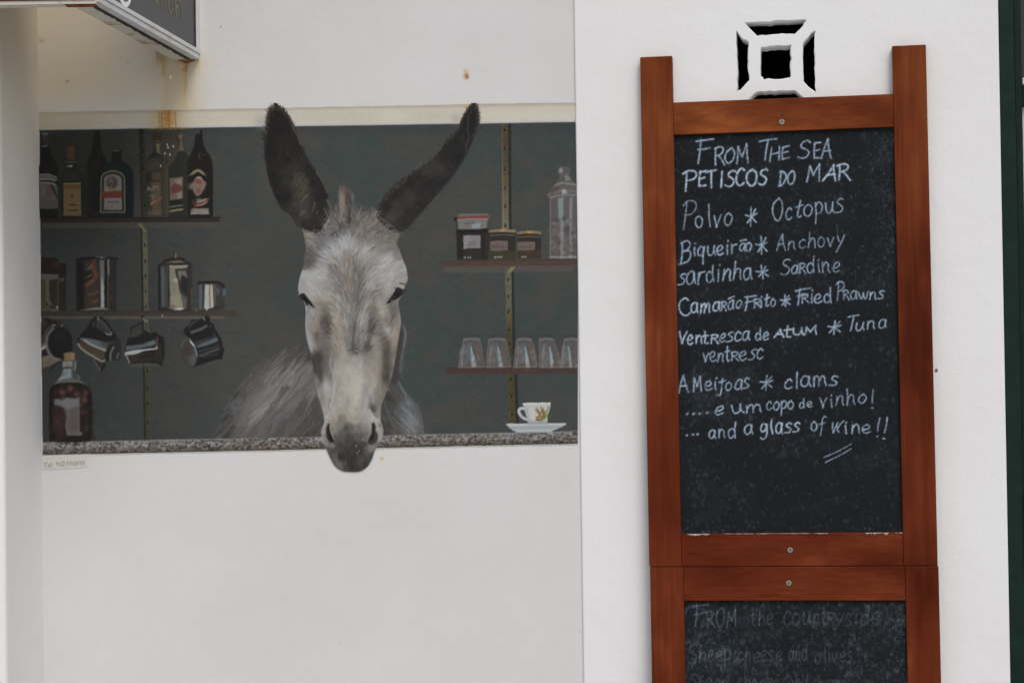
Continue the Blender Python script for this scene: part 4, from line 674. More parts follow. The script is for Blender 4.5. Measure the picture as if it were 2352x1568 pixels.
    P.shape(v('Q', 948, 940, 1000, 936, 1196, 934, 1195, 965, 1172, 1060, 1168, 1112, 1002, 1116, 998, 1090, 975, 1020, 962, 970), (188, 188, 187), u, 1.1, 1, False)
    P.stroke(v('Q', 985, 995, 940, 985, 918, 1005, 930, 1045, 965, 1075, 1000, 1090), 6.5, (180, 181, 182), 1, 1, u); P.stroke(v('Q', 975, 985, 940, 980, 915, 1000), 2, (200, 200, 198), .7, 1)
    P.shape(v('Q', 960, 975, 1000, 975, 1020, 1100, 1000, 1100), (160, 162, 164), None, 5, .7, False); P.shape(v('Q', 1000, 1092, 1168, 1090, 1166, 1114, 1002, 1118), (150, 158, 160), None, 3, .8, False); P.stroke(v('Q', 955, 948, 1080, 944, 1192, 942), 3, (206, 206, 203), .8, 1.2); P.stroke(v('Q', 965, 968, 1080, 966, 1180, 962), 3.5, (168, 170, 172), .6, 2)
    gold = (124, 102, 58)
    for p in ((1075, 1088, 1120, 1010, 1110, 975), (1100, 1092, 1140, 1030, 1135, 985), (1120, 1092, 1165, 1010, 1178, 970), (1110, 1060, 1085, 1020, 1065, 995), (1090, 1090, 1080, 1065, 1068, 1060), (1140, 1075, 1165, 1050, 1175, 1035), (1135, 1050, 1125, 1000), (1095, 1020, 1080, 985)):
        P.stroke(v('Q', *p), 4.8, np.array(gold) + rng.normal(0, 9, 3), .95, .9, None, 2.6)
    q = P.item('saucer', u, None); P.shape(v('Q', 808, 1128, 840, 1120, 1000, 1122, 1160, 1118, 1325, 1118, 1334, 1130, 1300, 1150, 1230, 1180, 1190, 1192, 900, 1196, 860, 1180, 825, 1150), (164, 171, 173), q, 1.1, 1, False)
    P.stroke(v('Q', 812, 1128, 1000, 1126, 1160, 1124, 1328, 1123), 3.4, (198, 202, 202), .8, 1.3); P.stroke(v('Q', 850, 1160, 1050, 1156, 1270, 1152), 3, (136, 146, 149), .7, 2); P.stroke(v('Q', 895, 1190, 1050, 1190, 1200, 1188), 3.4, (190, 192, 190), .6, 1.5); P.shape(v('Q', 1000, 1112, 1168, 1110, 1180, 1126, 990, 1128), (140, 148, 150), None, 2.4, .8, False)
    # ---- painted lintel above the opening
    li = P.item('painted_lintel', 0, 'cream painted lintel band along the top of the mural, rust stained at the left')
    m = ed(GY - top(GX) - wob2[None] * .35) * ed(lint(GX) + wob[None] * .35 - GY) * ed(GX - lx)
    f = (GY - top(GX)) / (lint(GX) - top(GX))
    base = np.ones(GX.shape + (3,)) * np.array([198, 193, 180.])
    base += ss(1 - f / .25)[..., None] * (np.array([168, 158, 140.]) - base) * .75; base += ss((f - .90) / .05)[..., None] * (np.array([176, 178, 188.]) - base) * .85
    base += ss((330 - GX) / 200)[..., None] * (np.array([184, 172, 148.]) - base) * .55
    base += (np.exp(-((GX - 382) / 34) ** 2) * .55)[..., None] * (np.array([184, 146, 88.]) - base)
    base += (ss(1 - abs(GX - 383) / 24) * ss(.8 + P.noise(5, 31, .25, 2) * 1.2) * (1 - .35 * f))[..., None] * (np.array([166, 110, 42.]) - base) * .85
    base += (P.noise(30, 33, 3, 3))[..., None] * 7 + fine[..., None] * 2.5
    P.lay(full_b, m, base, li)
    for x, w in ((365, 3), (371, 3), (388, 4), (402, 4)): P.stroke([(x, 259), (x + rng.uniform(-1, 2), 278), (x + 1, 296)], w, (152, 92, 32), .45, 1.6)
    for k in range(30): P.blob(rng.uniform(345, 420), rng.uniform(285, 296), 1.2, .9, (214, 204, 176), .7)
    P.stroke([(340, 297), (400, 296.5), (440, 295)], 3, (150, 104, 52), .55, 1.5)
    P.blob(600, 280, 16, 14, (160, 156, 158), .55); P.blob(618, 292, 14, 8, (150, 148, 154), .5); P.blob(1048, 272, 14, 12, (162, 156, 150), .55); P.blob(1072, 246, 5, 4, (196, 154, 60), .6)
    # muted left end: colours greyer and slightly darker
    m = ss((520 - GX) / 60) * (P.id > 0) * (GY > lint(GX) + 3) * (GY < cnt(GX)); g = P.col.mean(-1, keepdims=True)
    P.col += ((g + (P.col - g) * .76) * .95 - P.col) * m[..., None]
    # the brush never follows an edge exactly: small wander of every painted edge
    wx, wy = P.noise(9, 61, 1, 2) * .8 / P.st, P.noise(9, 62, 1, 2) * .8 / P.st; jj, ii = np.meshgrid(np.arange(P.H), np.arange(P.W), indexing='ij')
    fx, fy = np.clip(ii + wx, 0, P.W - 1.01), np.clip(jj + wy, 0, P.H - 1.01); ix, iy = fx.astype(int), fy.astype(int); tx, ty = (fx - ix)[..., None], (fy - iy)[..., None]; c = P.col
    wc = (c[iy, ix] * (1 - tx) + c[iy, ix + 1] * tx) * (1 - ty) + (c[iy + 1, ix] * (1 - tx) + c[iy + 1, ix + 1] * tx) * ty
    inn = (P.id > 0) & (GY > lint(GX) + 4) & (GY < bot(GX) - 3) & (GX > lx + 2); P.col[inn] = wc[inn]
    # ---- the telephone number
    pt = P.item('painted_number', 0, 'handwritten telephone number Tel. 962770895 on a cream patch')
    P.shape(K(285, 1440, 590, 1432, 570, 1470, 575, 1510, 440, 1520, 280, 1525), (198, 195, 186), pt, 4, .55, False)
    for word, xa, xb, ya, yb, h in (('Tel.', 290, 352, 1520, 1518, 30), ('962770895', 370, 560, 1514, 1506, 28)):
        for pl in write(word, xa, xb, ya, yb, h, 7): P.stroke(v('K', *sum([list(q) for q in pl], [])), 2.1, (146, 138, 120), .7, .8, None)
    # ---- the donkey
    dk_ = P.item('painted_donkey', 0, 'grey donkey with dark upright ears leaning its head over the counter')
    bodyA = v('B', 60, 1225, 105, 1110, 180, 930, 280, 790, 420, 660, 560, 580, 700, 545, 780, 560, 800, 900, 840, 1000, 860, 1225)
    bodyB = v('B', 1330, 560, 1385, 600, 1370, 830, 1425, 900, 1485, 980, 1522, 1080, 1545, 1195, 1240, 1200, 1220, 1000, 1280, 860)
    ab = np.zeros(GX.shape)
    keep = P.clip; under = (GY < cnt(GX) + .5) * 1.
    cpb = cp('B90,1190:74 B150,1150:82 B140,1050:72 B200,1000:92 B230,880:78 B300,1050:110 B250,1170:104 B350,1000:124 B450,850:134 B330,800:92 B400,720:98 B550,650:86 B650,600:80 B520,760:126 B600,780:124 B700,720:126 B730,850:112 B660,860:118 B600,950:122 B500,1080:106 B420,950:124 B640,1100:90 B740,1000:82 B760,1150:82 B400,1170:106 B540,1180:92 B760,650:76 B480,620:76 B700,560:74')
    dim = lambda q: [(x, y, np.array(c) * .9) for x, y, c in q]
    cpb = dim(cpb); cpc = cp('B1300,950:62 B1340,1060:66 B1280,1150:58 B1380,900:74 B1420,1000:100,104,106 B1470,1100:108,110,110 B1400,1120:88 B1500,1050:84,88,88 B1350,1170:84,78,72 B1520,1170:92 B1450,1170:104 B1370,700:66 B1350,800:64')
    for pts, cps, sf in ((bodyA, cpb, 13), (bodyB, cpc, 7)):
        b, mk = P.mask(pts, sf); i0, i1, j0, j1 = b
        X, Y = np.meshgrid(P.X[i0:i1], P.Y[j0:j1]); mk = mk * under[j0:j1, i0:i1]
        P.lay(b, mk * .96, idw(cps, X, Y), dk_, .4)
    P.clip = under
    bA = np.array(curve(bodyA, True, 4)); from_poly = lambda pts: (np.array(pts)[:, 0].min(), np.array(pts)[:, 0].max(), np.array(pts)[:, 1].min(), np.array(pts)[:, 1].max())
    def inside(pts):
        b, mk = P.mask(pts, 2); full = np.zeros(GX.shape); full[b[2]:b[3], b[0]:b[1]] = mk; return full
    def sample(full, n):
        j, i = np.nonzero(full > .5); k = rng.randint(0, len(j), n); return P.X[i[k]] + rng.uniform(-1, 1, n), P.Y[j[k]] + rng.uniform(-1, 1, n)
    def hairs(full, n, cps, ang, Lr, wr, jit, tans=.25, blue=.2, alpha=(.35, .8), curl=.25):
        xs, ys = sample(full, n)
        base = idw(cps, xs, ys) if cps is not None else snap[np.clip(((ys - P.y0) / P.st).astype(int), 0, P.H - 1), np.clip(((xs - P.x0) / P.st).astype(int), 0, P.W - 1)]
        for x, y, c in zip(xs, ys, base):
            a = ang(x, y) + rng.normal(0, .16); L = rng.uniform(*Lr); k = rng.normal(0, jit); cc = c + k
            r = rng.rand()
            if r < tans: cc = cc * .6 + np.array([160, 142, 118]) * (.28 + .12 * (c.mean() / 128)) * (1 if c.mean() > 95 else .75)
            elif r < tans + blue: cc = cc * .7 + np.array([150, 160, 172]) * .3
            bend = rng.normal(0, curl)
            p = [(x, y), (x + L * .5 * math.cos(a), y + L * .5 * math.sin(a)), (x + L * .5 * (math.cos(a) + math.cos(a + bend)), y + L * .5 * (math.sin(a) + math.sin(a + bend)))]
            P.stroke(p, rng.uniform(*wr) * 1.15, cc, rng.uniform(*alpha) * .8, 1.15, None, .8, smooth=False)
    fA, fB = inside(bodyA), inside(bodyB)
    P.clip = under * ss(fA * 1.6)
    xs_, ys_ = sample(fA, 420); cl = idw(cpb, xs_, ys_)
    for x, y, c0 in zip(xs_, ys_, cl):
        a = 2.22 + rng.normal(0, .12); L = rng.uniform(28, 80); k = rng.normal(-4, 19)
        P.stroke([(x, y), (x + L * .5 * math.cos(a), y + L * .5 * math.sin(a)), (x + L * math.cos(a + .1), y + L * math.sin(a + .1))], rng.uniform(4, 10), c0 + k * np.array([1, .97, .93]), rng.uniform(.2, .45), 3.2, None, 1.5, smooth=False)
    hairs(fA, 900, [(p[0], p[1], np.array(p[2]) - 4) for p in cpb], lambda x, y: 2.2 + (x - 620) * .0008, (8, 24), (1.2, 2.6), 9, .25, .2, (.14, .4))
    for pts_ in ((560, 640, 480, 720, 400, 830), (640, 700, 560, 800, 480, 900), (600, 830, 540, 920, 500, 990), (420, 1000, 330, 1080, 280, 1130), (740, 700, 690, 800, 640, 880), (500, 900, 400, 1000, 310, 1050), (760, 900, 730, 960, 700, 1040)):
        for r in range(7): q = np.array(pts_, float).reshape(-1, 2) + rng.normal(0, 14, 2); P.stroke(v('B', *q.ravel()), rng.uniform(2, 5), (148, 147, 145) if r % 3 else (136, 126, 114), rng.uniform(.18, .42), 2.2, None, 1)
    for pts_ in ((640, 590, 540, 660, 450, 740), (560, 860, 520, 920, 470, 980), (660, 620, 590, 650, 560, 700), (330, 780, 260, 860, 200, 960), (780, 930, 740, 1050, 720, 1180), (690, 960, 650, 1050, 620, 1140), (420, 640, 340, 730, 260, 830)):
        for r in range(7): q = np.array(pts_, float).reshape(-1, 2) + rng.normal(0, 13, 2); P.stroke(v('B', *q.ravel()), rng.uniform(3, 8), (72, 69, 67) if r % 3 else (86, 78, 69), rng.uniform(.25, .5), 2.6, None, 1)
    hairs(fA, 140, [(p[0], p[1], np.array(p[2]) + 16) for p in cpb], lambda x, y: 2.25, (10, 30), (1.2, 2.6), 9, .2, .3)
    P.clip = under
    hairs(fB, 420, cpc, lambda x, y: .95, (8, 26), (1.2, 3), 11, .2, .3)
    for k in range(40): # rim strokes fading the shoulder into the wall
        f = rng.rand(); q = bA[int(8 + f * 26)]; P.stroke([(q[0] + rng.uniform(-4, 6), q[1] + rng.uniform(-3, 7)), (q[0] - 12, q[1] + 16)], 2, (86, 90, 90), .35, 1.2)
    P.shape(v('G', 1530, 60, 1575, 160, 1606, 240, 1608, 330, 1585, 480, 1562, 620, 1550, 760, 1510, 930, 1480, 1010, 1380, 1010, 1420, 760, 1450, 500, 1500, 250), (62, 60, 59), dk_, 2.2, .9); P.stroke(v('G', 1570, 170, 1600, 260, 1598, 350, 1575, 500, 1545, 680, 1530, 850), 7, (96, 98, 99), .7, 3.2); P.stroke(v('G', 1596, 230, 1604, 310, 1582, 470), 2.4, (124, 128, 131), .6, 1.3)
    P.stroke(v('B', 1370, 830, 1405, 890, 1440, 980), 4, (124, 136, 140), .5, 2.5); P.stroke(v('B', 1500, 980, 1530, 1080, 1542, 1180), 2.2, (112, 120, 122), .5, 1.3)
    for k in range(26): x, y = rng.uniform(1320, 1470), rng.uniform(1000, 1120); P.stroke(v('B', x, y, x + 40, y + 40, x + 70, y + 75), 2.2, (124, 136, 140), rng.uniform(.2, .55), 1.2)
    P.clip = None
    # head
    head = v('A', 735, 1035, 752, 1100, 766, 1180, 756, 1260, 742, 1350, 722, 1410, 707, 1480) + v('B', 650, 130, 652, 185, 690, 250, 703, 320, 700, 400, 703, 470, 716, 540, 736, 610, 752, 690, 766, 800, 788, 910, 815, 1000, 830, 1060, 834, 1110, 818, 1160, 815, 1195, 826, 1245, 850, 1305, 880, 1372, 912, 1425, 960, 1458, 1040, 1468, 1100, 1460, 1148, 1424, 1178, 1372, 1200, 1310, 1240, 1240, 1258, 1180, 1252, 1140, 1240, 1100, 1242, 1000, 1272, 920, 1300, 850, 1325, 760, 1345, 650, 1365, 520, 1384, 400, 1372, 310, 1364, 250, 1395, 195, 1416, 140, 1432, 90) + \
        v('A', 1556, 1400, 1545, 1340, 1520, 1280, 1492, 1200, 1472, 1150, 1488, 1095, 1450, 1030, 1360, 960, 1280, 915, 1200, 900, 1100, 895, 1000, 900, 950, 905, 900, 950, 840, 1010)
    ch = cp('A1080,1000:122 A960,960:108 A1180,950:118,112,108 A1330,1000:120,112,104 A900,1050:104,107,112 A1000,1050:96,98,100 A780,1080:152,136,118 A765,1050:120,104,90 A850,1180:116 A1080,1140:168,169,171 A1160,1060:128,122,114 A1250,1100:130,122,112 A1400,1100:112,106,100 A1450,1180:122,117,112 A800,1260:92,90,89 A770,1320:84,80,76 A900,1240:150,152,155 A900,1290:162,164,166 A980,1220:166,168,170 A1020,1190:164,165,166 A1100,1250:140,133,124 A1180,1280:136 A1240,1180:158,157,156 A1350,1180:136,132,128 A1300,1250:150,146,142 A1430,1280:166,167,168 A1480,1250:120 A1510,1330:158,157,156 A760,1400:158,159,160 A780,1460:156,157,158 A880,1380:164,165,166 A1000,1380:120,118,116 A960,1330:136,130,122 A1110,1400:132,122,110 A1170,1400:108,107,107 A1220,1350:128 A1300,1380:152,150,150 A1400,1400:160 A1460,1420:160 A1535,1430:142,138,134 '
            'B690,100:160 B760,150:162,160,157 B870,130:146,143,140 B960,150:114,113,112 B1020,150:140,131,120 B1080,130:106,105,104 B1180,140:146 B1300,110:152,152,154 B1380,80:154 B740,200:154,150,144 B830,230:152,146,136 B940,250:150,147,142 B1030,260:134,126,116 B1080,250:112,111,110 B1160,240:136,133,130 B1240,230:144,141,138 B1180,190:112,106,98 B735,330:148,147,147 B715,300:130 B790,330:140,130,118 B835,310:120,110,99 B840,385:84,80,78 B850,440:86,84,82 B716,420:146,147,150 B755,450:142,130,118 B745,400:120,112,104 B910,330:160,149,133 B920,430:157,147,131 B1000,350:140,137,133 B1045,400:116,111,106 B1120,370:142,142,142 B1110,420:138,138,139 B1190,330:116,108,100 B1190,440:92,87,82 B1180,400:84,80,76 B1255,330:154,146,135 B1240,400:124,115,105 B1290,450:156,153,150 B1275,400:116,107,97 B1330,330:106,101,97 B1370,370:146,135,122 B1320,400:124,118,112 B1350,440:146,136,124 '
            'B850,540:104,102,101 B790,560:124,114,103 B780,500:112,104,95 B735,540:144,146,150 B920,520:154,142,125 B1010,500:130,125,119 B1050,560:98,97,96 B1110,480:118 B1110,520:126 B1140,555:86,85,85 B1190,530:152,141,126 B1230,590:136,128,120 B1265,520:106,98,90 B1285,620:84,80,75 B1340,520:144,132,118 B1325,640:124,115,105 B1300,560:112,104,95 B850,640:104,99,95 B795,640:74,70,67 B775,680:72,68,65 B900,640:136,128,118 B980,640:154,146,133 B1060,690:158,153,145 B1150,660:138,133,129 B1200,690:150,140,127 B805,740:64,61,59 B850,720:112,107,104 B880,700:124 B830,690:96,90,86 B860,790:118,114,111 B920,730:160,152,140 B1000,760:162,157,149 B1080,760:166,161,153 B1150,760:158,149,134 B1220,740:142,131,118 B1285,740:80,76,73 B1280,800:82,78,75 B1325,780:118,109,101 B785,830:120,118,117 B800,900:140,137,133 B850,860:156,156,157 B880,900:152,150,147 B920,860:156,150,141 B1000,860:166,161,152 B1080,860:176,170,158 B1150,860:154,149,143 B1190,830:160,152,140 B1230,870:136,128,121 B1275,870:122,112,102 B835,950:152,143,129 B815,960:140,133,123 B880,950:158,157,156 B960,960:160,155,147 B1060,960:176,171,159 B1130,960:154,150,146 B1190,950:148,146,146 B1240,950:126,117,107 B845,1050:150,145,134 B880,1030:162,160,157 B950,1040:157,149,134 B1050,1040:168,161,145 B1150,1050:162,157,150 B1185,1010:96,90,85 B1200,1060:124,117,109 B1230,1060:142,135,127 '
            'H270,300:158,156,152 H230,400:150,142,130 H450,300:158,151,137 H620,330:130,123,117 H800,330:158,150,134 H900,400:160,152,137 H1150,400:157,150,140 H1290,330:174,172,168 H1420,400:150,146,140 H600,480:128,121,114 H700,550:88,83,79 H820,520:110,106,102 H950,560:116,113,111 H1150,560:128,124,121 H1200,480:142,138,133 H430,600:132,124,114 H400,480:142,134,122 H195,600:150,145,137 H195,750:132,126,119 H250,880:122,117,111 H330,930:112,109,107 H500,760:98,93,88 H600,650:100,95,90 H750,750:82,77,73 H1000,720:98,93,89 H1180,720:112,108,103 H1450,600:154,148,136 H1480,750:146,142,136 H1400,930:120,117,114 H1260,1000:114,113,113 H600,950:73,69,65 H900,950:68,64,60 H1100,950:70,66,62 H320,1000:96,93,92 H420,1050:84,79,77 H700,1100:66,62,58 H1000,1100:68,65,62 H1180,1100:86,84,85 H430,1180:96,92,90 H600,1200:56,54,51 H900,1250:64,61,58 H1150,1250:78,76,76 H1270,1180:82,76,74 H550,1350:104,103,106 H500,1280:96,93,92 H700,1400:68,66,66 H900,1400:64,61,60 H1100,1380:72,69,68')
    ch = [(x, y, (lambda q: np.clip(118 + (q.mean() + (q - q.mean()) * .62 - 118) * 1.14 - 3, 20, 200))(np.array(c, float))) for x, y, c in ch]
    b, mk = P.mask(head, 1.3); i0, i1, j0, j1 = b; X, Y = np.meshgrid(P.X[i0:i1], P.Y[j0:j1])
    top_fade = ss((Y - v('A', 0, 905)[0][1] + 10 * np.cos((X - 805) / 75.)) / 30)
    mot = (P.noise(22, 51, .45, 3) * 15 + P.noise(9, 52, .4, 2) * 7)[j0:j1, i0:i1]
    P.lay(b, mk * top_fade, (lambda r: idw(ch, X, Y, 4.2, .5 + .5 * r) )(ss((690 - Y) / 40) + ss((Y - 925) / 30)) + mot[..., None] * np.array([1, .97, .93]), dk_, .5)
    full = np.zeros(GX.shape); full[j0:j1, i0:i1] = mk; P.clip = full
    # broad passages of dark and light laid in before the hair
    for k, t in (('F', '880,60,330,110,100/97/95,.6,0 330,300,150,170,108/108/110,.6,0 560,150,120,60,80/77/75,.5,0 240,540,70,110,86/83/81,.8,0 200,680,40,60,84/78/72,.8,0 1250,260,300,110,114/108/101,.7,0 1450,200,120,100,102/98/95,.6,0 1560,330,60,90,98/96/94,.6,0 980,740,70,130,100/96/94,.7,0 890,600,60,120,112/104/97,.5,0 660,560,110,50,114/106/96,.55,.5 640,740,110,45,106/104/104,.55,.6 720,970,90,60,106/105/105,.6,.6 960,1120,45,90,90/86/82,.65,0 1330,1100,60,80,114/109/102,.6,0 430,1250,60,60,118/108/97,.5,0 '
                '850,270,110,60,174/175/177,.75,0 560,450,150,60,170/173/176,.75,-.4 330,800,170,130,166/167/167,.65,0 740,650,60,80,168/170/172,.45,0 1120,420,110,70,167/167/167,.65,0 1500,620,150,90,172/173/173,.7,.4 1350,780,200,80,164/164/163,.55,-.2 1180,950,130,80,160/162/163,.5,-.3 280,1070,70,50,174/175/176,.75,.3 600,1150,140,45,164/161/156,.5,.3 1330,1290,40,50,166/159/149,.65,0 1430,1360,45,90,166/159/151,.65,-.3 1640,800,70,120,160/158/154,.5,0'),
                 ('G', '420,120,60,110,84/80/78,.65,0 430,400,60,110,102/99/97,.6,0 280,420,45,160,110/101/93,.5,0 310,650,55,90,62/58/54,.85,0 340,850,32,130,80/75/71,.75,-.1 1120,170,42,130,88/82/76,.75,0 1250,250,45,130,110/102/94,.65,-.4 1330,470,55,120,94/87/79,.75,0 1330,700,52,170,84/78/72,.75,0 1080,470,60,55,82/81/81,.85,.3 860,540,90,45,94/92/91,.65,0 850,250,32,150,94/90/86,.6,0 470,700,50,80,110/106/102,.55,0 1280,850,45,70,94/87/81,.65,0 1280,1080,38,120,118/107/97,.55,.1 1190,1250,26,150,108/102/98,.6,.05 '
                       '190,90,30,120,152/152/154,.55,0 210,450,32,110,156/158/162,.75,-.15 990,120,70,90,156/157/158,.55,0 980,300,60,50,152/153/155,.55,-.4 1320,190,36,110,170/166/162,.75,-.35 1460,300,36,110,160/147/132,.65,.1 640,470,90,80,152/140/124,.6,0 640,700,90,60,160/154/146,.5,0 800,950,160,260,178/173/163,.5,0 460,1030,60,110,164/164/164,.6,-.2 900,1150,50,160,186/181/169,.55,0 1130,960,50,150,160/154/146,.45,0 1190,560,50,90,160/150/138,.5,0 560,230,80,110,150/142/132,.45,0')):
        for w in t.split():
            q = w.split(','); (x, y), = v(k, float(q[0]), float(q[1])); sc = VIEW[k][2]; P.blob(x, y, float(q[2]) * sc, float(q[3]) * sc, [float(z) for z in q[4].split('/')], float(q[5]) * (.76 if sum(float(z) for z in q[4].split('/')) < 360 else .9), float(q[6]), p=2.2)
    P.clip = None
    xm = lambda y: np.interp(y, [480, 620, 800, 900], [803, 808, 812, 812])
    def ang(x, y):
        d = x - xm(y); sd = max(-1, min(1, d / 62.)); fade = 1 if y < 790 else max(0, 1 - (y - 790) / 25.)
        side = max(0, (abs(d) - 75) / 40.); th = sd * 1.12 * fade
        if y > 700 and side > 0: th *= max(0, 1 - side)
        return math.pi / 2 + th
    tp = full * (GY < 800); snap = P.col.copy()
    hairs(tp, 3800, None, ang, (7, 20), (1.2, 2.6), 15, .22, .14, (.25, .7))
    hairs(tp * (GY > 540), 520, None, ang, (10, 24), (2., 4.), -1 + 24, .3, .1, (.3, .6))
    hairs(tp * (GY < 600), 500, None, ang, (14, 30), (1.4, 3.), 20, .2, .25)
    hairs(full * (GY > 790) * (GY < 945), 900, None, ang, (4, 11), (1.0, 2.2), 6, .25, .1, (.2, .5))
    hairs(full * (GY > 940), 500, None, lambda x, y: rng.uniform(0, 6.3), (2, 5), (1.0, 2.4), 6, .1, .05, (.2, .45))
    for s in (-1, 1):   # dark and light locks of the forehead
        for k in range(150):
            t = rng.rand(); y = 560 + 240 * rng.rand(); x = xm(y) + s * rng.uniform(3, 58); a = ang(x, y); L = rng.uniform(8, 20); dkc = rng.rand() < .55
            P.stroke([(x, y), (x + L * .5 * math.cos(a), y + L * .5 * math.sin(a)), (x + L * math.cos(a - s * .2), y + L * math.sin(a - s * .2))], rng.uniform(1.4, 2.8), (84, 79, 75) if dkc else (176, 177, 180) if rng.rand() < .6 else (166, 146, 118), rng.uniform(.25, .52), 1.2, None, .8)
    # ears
    earL = v('e', 183, 62, 205, 95, 255, 112, 290, 160, 330, 215, 375, 300, 405, 370, 455, 490, 530, 650, 600, 760, 680, 880, 735, 980, 775, 1090, 772, 1200, 790, 1290, 770, 1370, 720, 1450, 660, 1520, 560, 1500, 480, 1470, 420, 1450, 385, 1390, 330, 1310, 250, 1260, 190, 1160, 130, 1030, 90, 900, 60, 740, 42, 620, 45, 480, 60, 350, 80, 250, 95, 160, 130, 110)
    earR = v('E', 1225, 68, 1255, 110, 1270, 190, 1265, 270, 1240, 360, 1200, 480, 1150, 600, 1090, 700, 1020, 820, 920, 940, 820, 1060, 700, 1190, 620, 1290, 520, 1400, 430, 1490, 330, 1520, 240, 1480, 150, 1400, 95, 1300, 150, 1160, 250, 1030, 400, 895, 540, 800, 660, 740, 800, 620, 900, 490, 1000, 390, 1070, 280, 1095, 200, 1140, 130, 1190, 75)
    cel = cp('e180,120:34,31,29 e150,300:31,29,28 e300,300:36,33,31 e120,600:31,30,30 e260,520:44,39,35 e420,560:40,36,33 e130,900:32,31,31 e300,700:40,37,34 e420,780:58,53,44 e360,860:54,50,43 e440,940:74,68,55 e500,1020:82,70,58 e470,1090:80,74,59 e430,1000:66,61,51 e550,800:38,36,35 e600,950:37,36,36 e650,1100:36,35,35 e720,1100:36,35,34 e300,1100:33,32,32 e230,1100:34,33,32 e470,1180:72,66,54 e530,1130:66,60,50 e600,1220:60,56,49 e680,1250:44,41,38 e420,1300:52,49,46 e480,1290:84,80,74 e540,1330:72,66,58 e600,1380:50,46,41 e700,1330:56,51,44 e660,1420:52,47,41 e500,1420:48,45,42 e420,1400:66,63,60 e620,1470:40,37,34')
    cer = cp('E1220,150:34,32,31 E1150,300:36,34,33 E1220,300:36,34,33 E1000,480:40,38,36 E1130,500:44,42,41 E900,650:44,41,38 E1030,650:38,36,35 E750,780:60,57,53 E830,790:64,60,55 E930,760:46,43,40 E680,830:64,61,57 E600,880:46,43,40 E480,950:42,40,37 E700,950:40,38,37 E850,950:40,38,37 E330,1080:41,39,37 E500,1120:66,62,54 E430,1170:62,57,48 E600,1080:46,44,41 E340,1200:68,62,52 E350,1280:66,60,50 E260,1330:82,75,64 E220,1230:42,40,37 E170,1200:44,42,40 E480,1280:46,44,41 E600,1200:42,41,39 E400,1400:46,44,41 E300,1430:64,58,50 E350,1480:56,54,52 E150,1300:52,50,47')
    for pts, cps, fl in ((earL, cel, 0), (earR, cer, 1)):
        b, mk = P.mask(pts, 2.0); i0, i1, j0, j1 = b; X, Y = np.meshgrid(P.X[i0:i1], P.Y[j0:j1])
        ec = idw(cps, X, Y); ec = (ec * .5 + ec.mean(-1, keepdims=True) * .5); ec = 34 + (ec - 38) * .85; P.lay(b, mk, ec, dk_, .45); snap = P.col.copy()
        full = np.zeros(GX.shape); full[j0:j1, i0:i1] = mk
        along = (lambda x, y: -1.75 + (x - 690) * .003) if not fl else (lambda x, y: -.95 - (420 - y) * .0018)
        hairs(full, 900, None, lambda x, y: along(x, y) + rng.choice([0, .35, -.35]), (6, 18), (1.1, 2.4), 7, .05, .02, (.3, .7))
        cen = np.array(pts).mean(0)
        for q, t in zip(*(lambda z: (z, np.roll(z, -1, 0) - z))(np.array(curve(pts, True, 8)))): # hairy outline
            nrm = np.array([t[1], -t[0]]); nrm = nrm / (np.linalg.norm(nrm) + 1e-6)
            tip = q[1] < 330; n = 3 if tip else 1
            for r in range(n):
                a = along(q[0], q[1]); d = np.array([math.cos(a), math.sin(a)]); out = nrm * (rng.uniform(.25, .75) if not tip else rng.uniform(.1, .6))
                e = d + out; L = rng.uniform(5, 10) * (1.15 if tip else .8); s0 = q - nrm * 2.5 + rng.normal(0, 1, 2)
                P.stroke([s0, s0 + e * L], 2.1, (42, 39, 36) if rng.rand() < .85 else (80, 70, 58), .8 if tip else .42, .7, dk_ if tip else None, .6)
    for k in range(90):
        f = rng.rand(); q0 = np.array(v('E', 110, 1240)[0]) * (1 - f) + np.array(v('E', 640, 745)[0]) * f; q0 = q0 + rng.normal(0, 2.5, 2) - np.array([1.5, 3.])
        P.stroke([tuple(q0), (q0[0] - rng.uniform(-2, 5), q0[1] - rng.uniform(5, 12))], rng.uniform(1.5, 3), (88, 86, 84) if k % 3 else (104, 100, 96), rng.uniform(.15, .4), 1.6, None, .8)
    for p in ((620, 1170, 610, 1230, 590, 1280), (660, 1270, 640, 1310), (505, 1275, 465, 1300, 450, 1330), (540, 1080, 480, 1150, 440, 1180)): P.stroke(v('e', *p), 3, (112, 104, 88), .6, 1.5, None, 1.2)
    P.stroke(v('e', 360, 290, 410, 380, 460, 500), 3, (104, 88, 68), .55, 1.5); P.stroke(v('e', 640, 820, 710, 930, 770, 1060), 2.6, (112, 98, 76), .65, 1.2); P.stroke(v('E', 1165, 180, 1155, 330, 1165, 430, 1130, 540), 4, (66, 66, 66), .55, 2)
    for k in range(70): x, y = rng.uniform(390, 560), rng.uniform(820, 1200); P.stroke(v('e', x, y, x + rng.uniform(-50, 10), y + 45), 2, (100, 90, 72), .35, 1, None, .8)
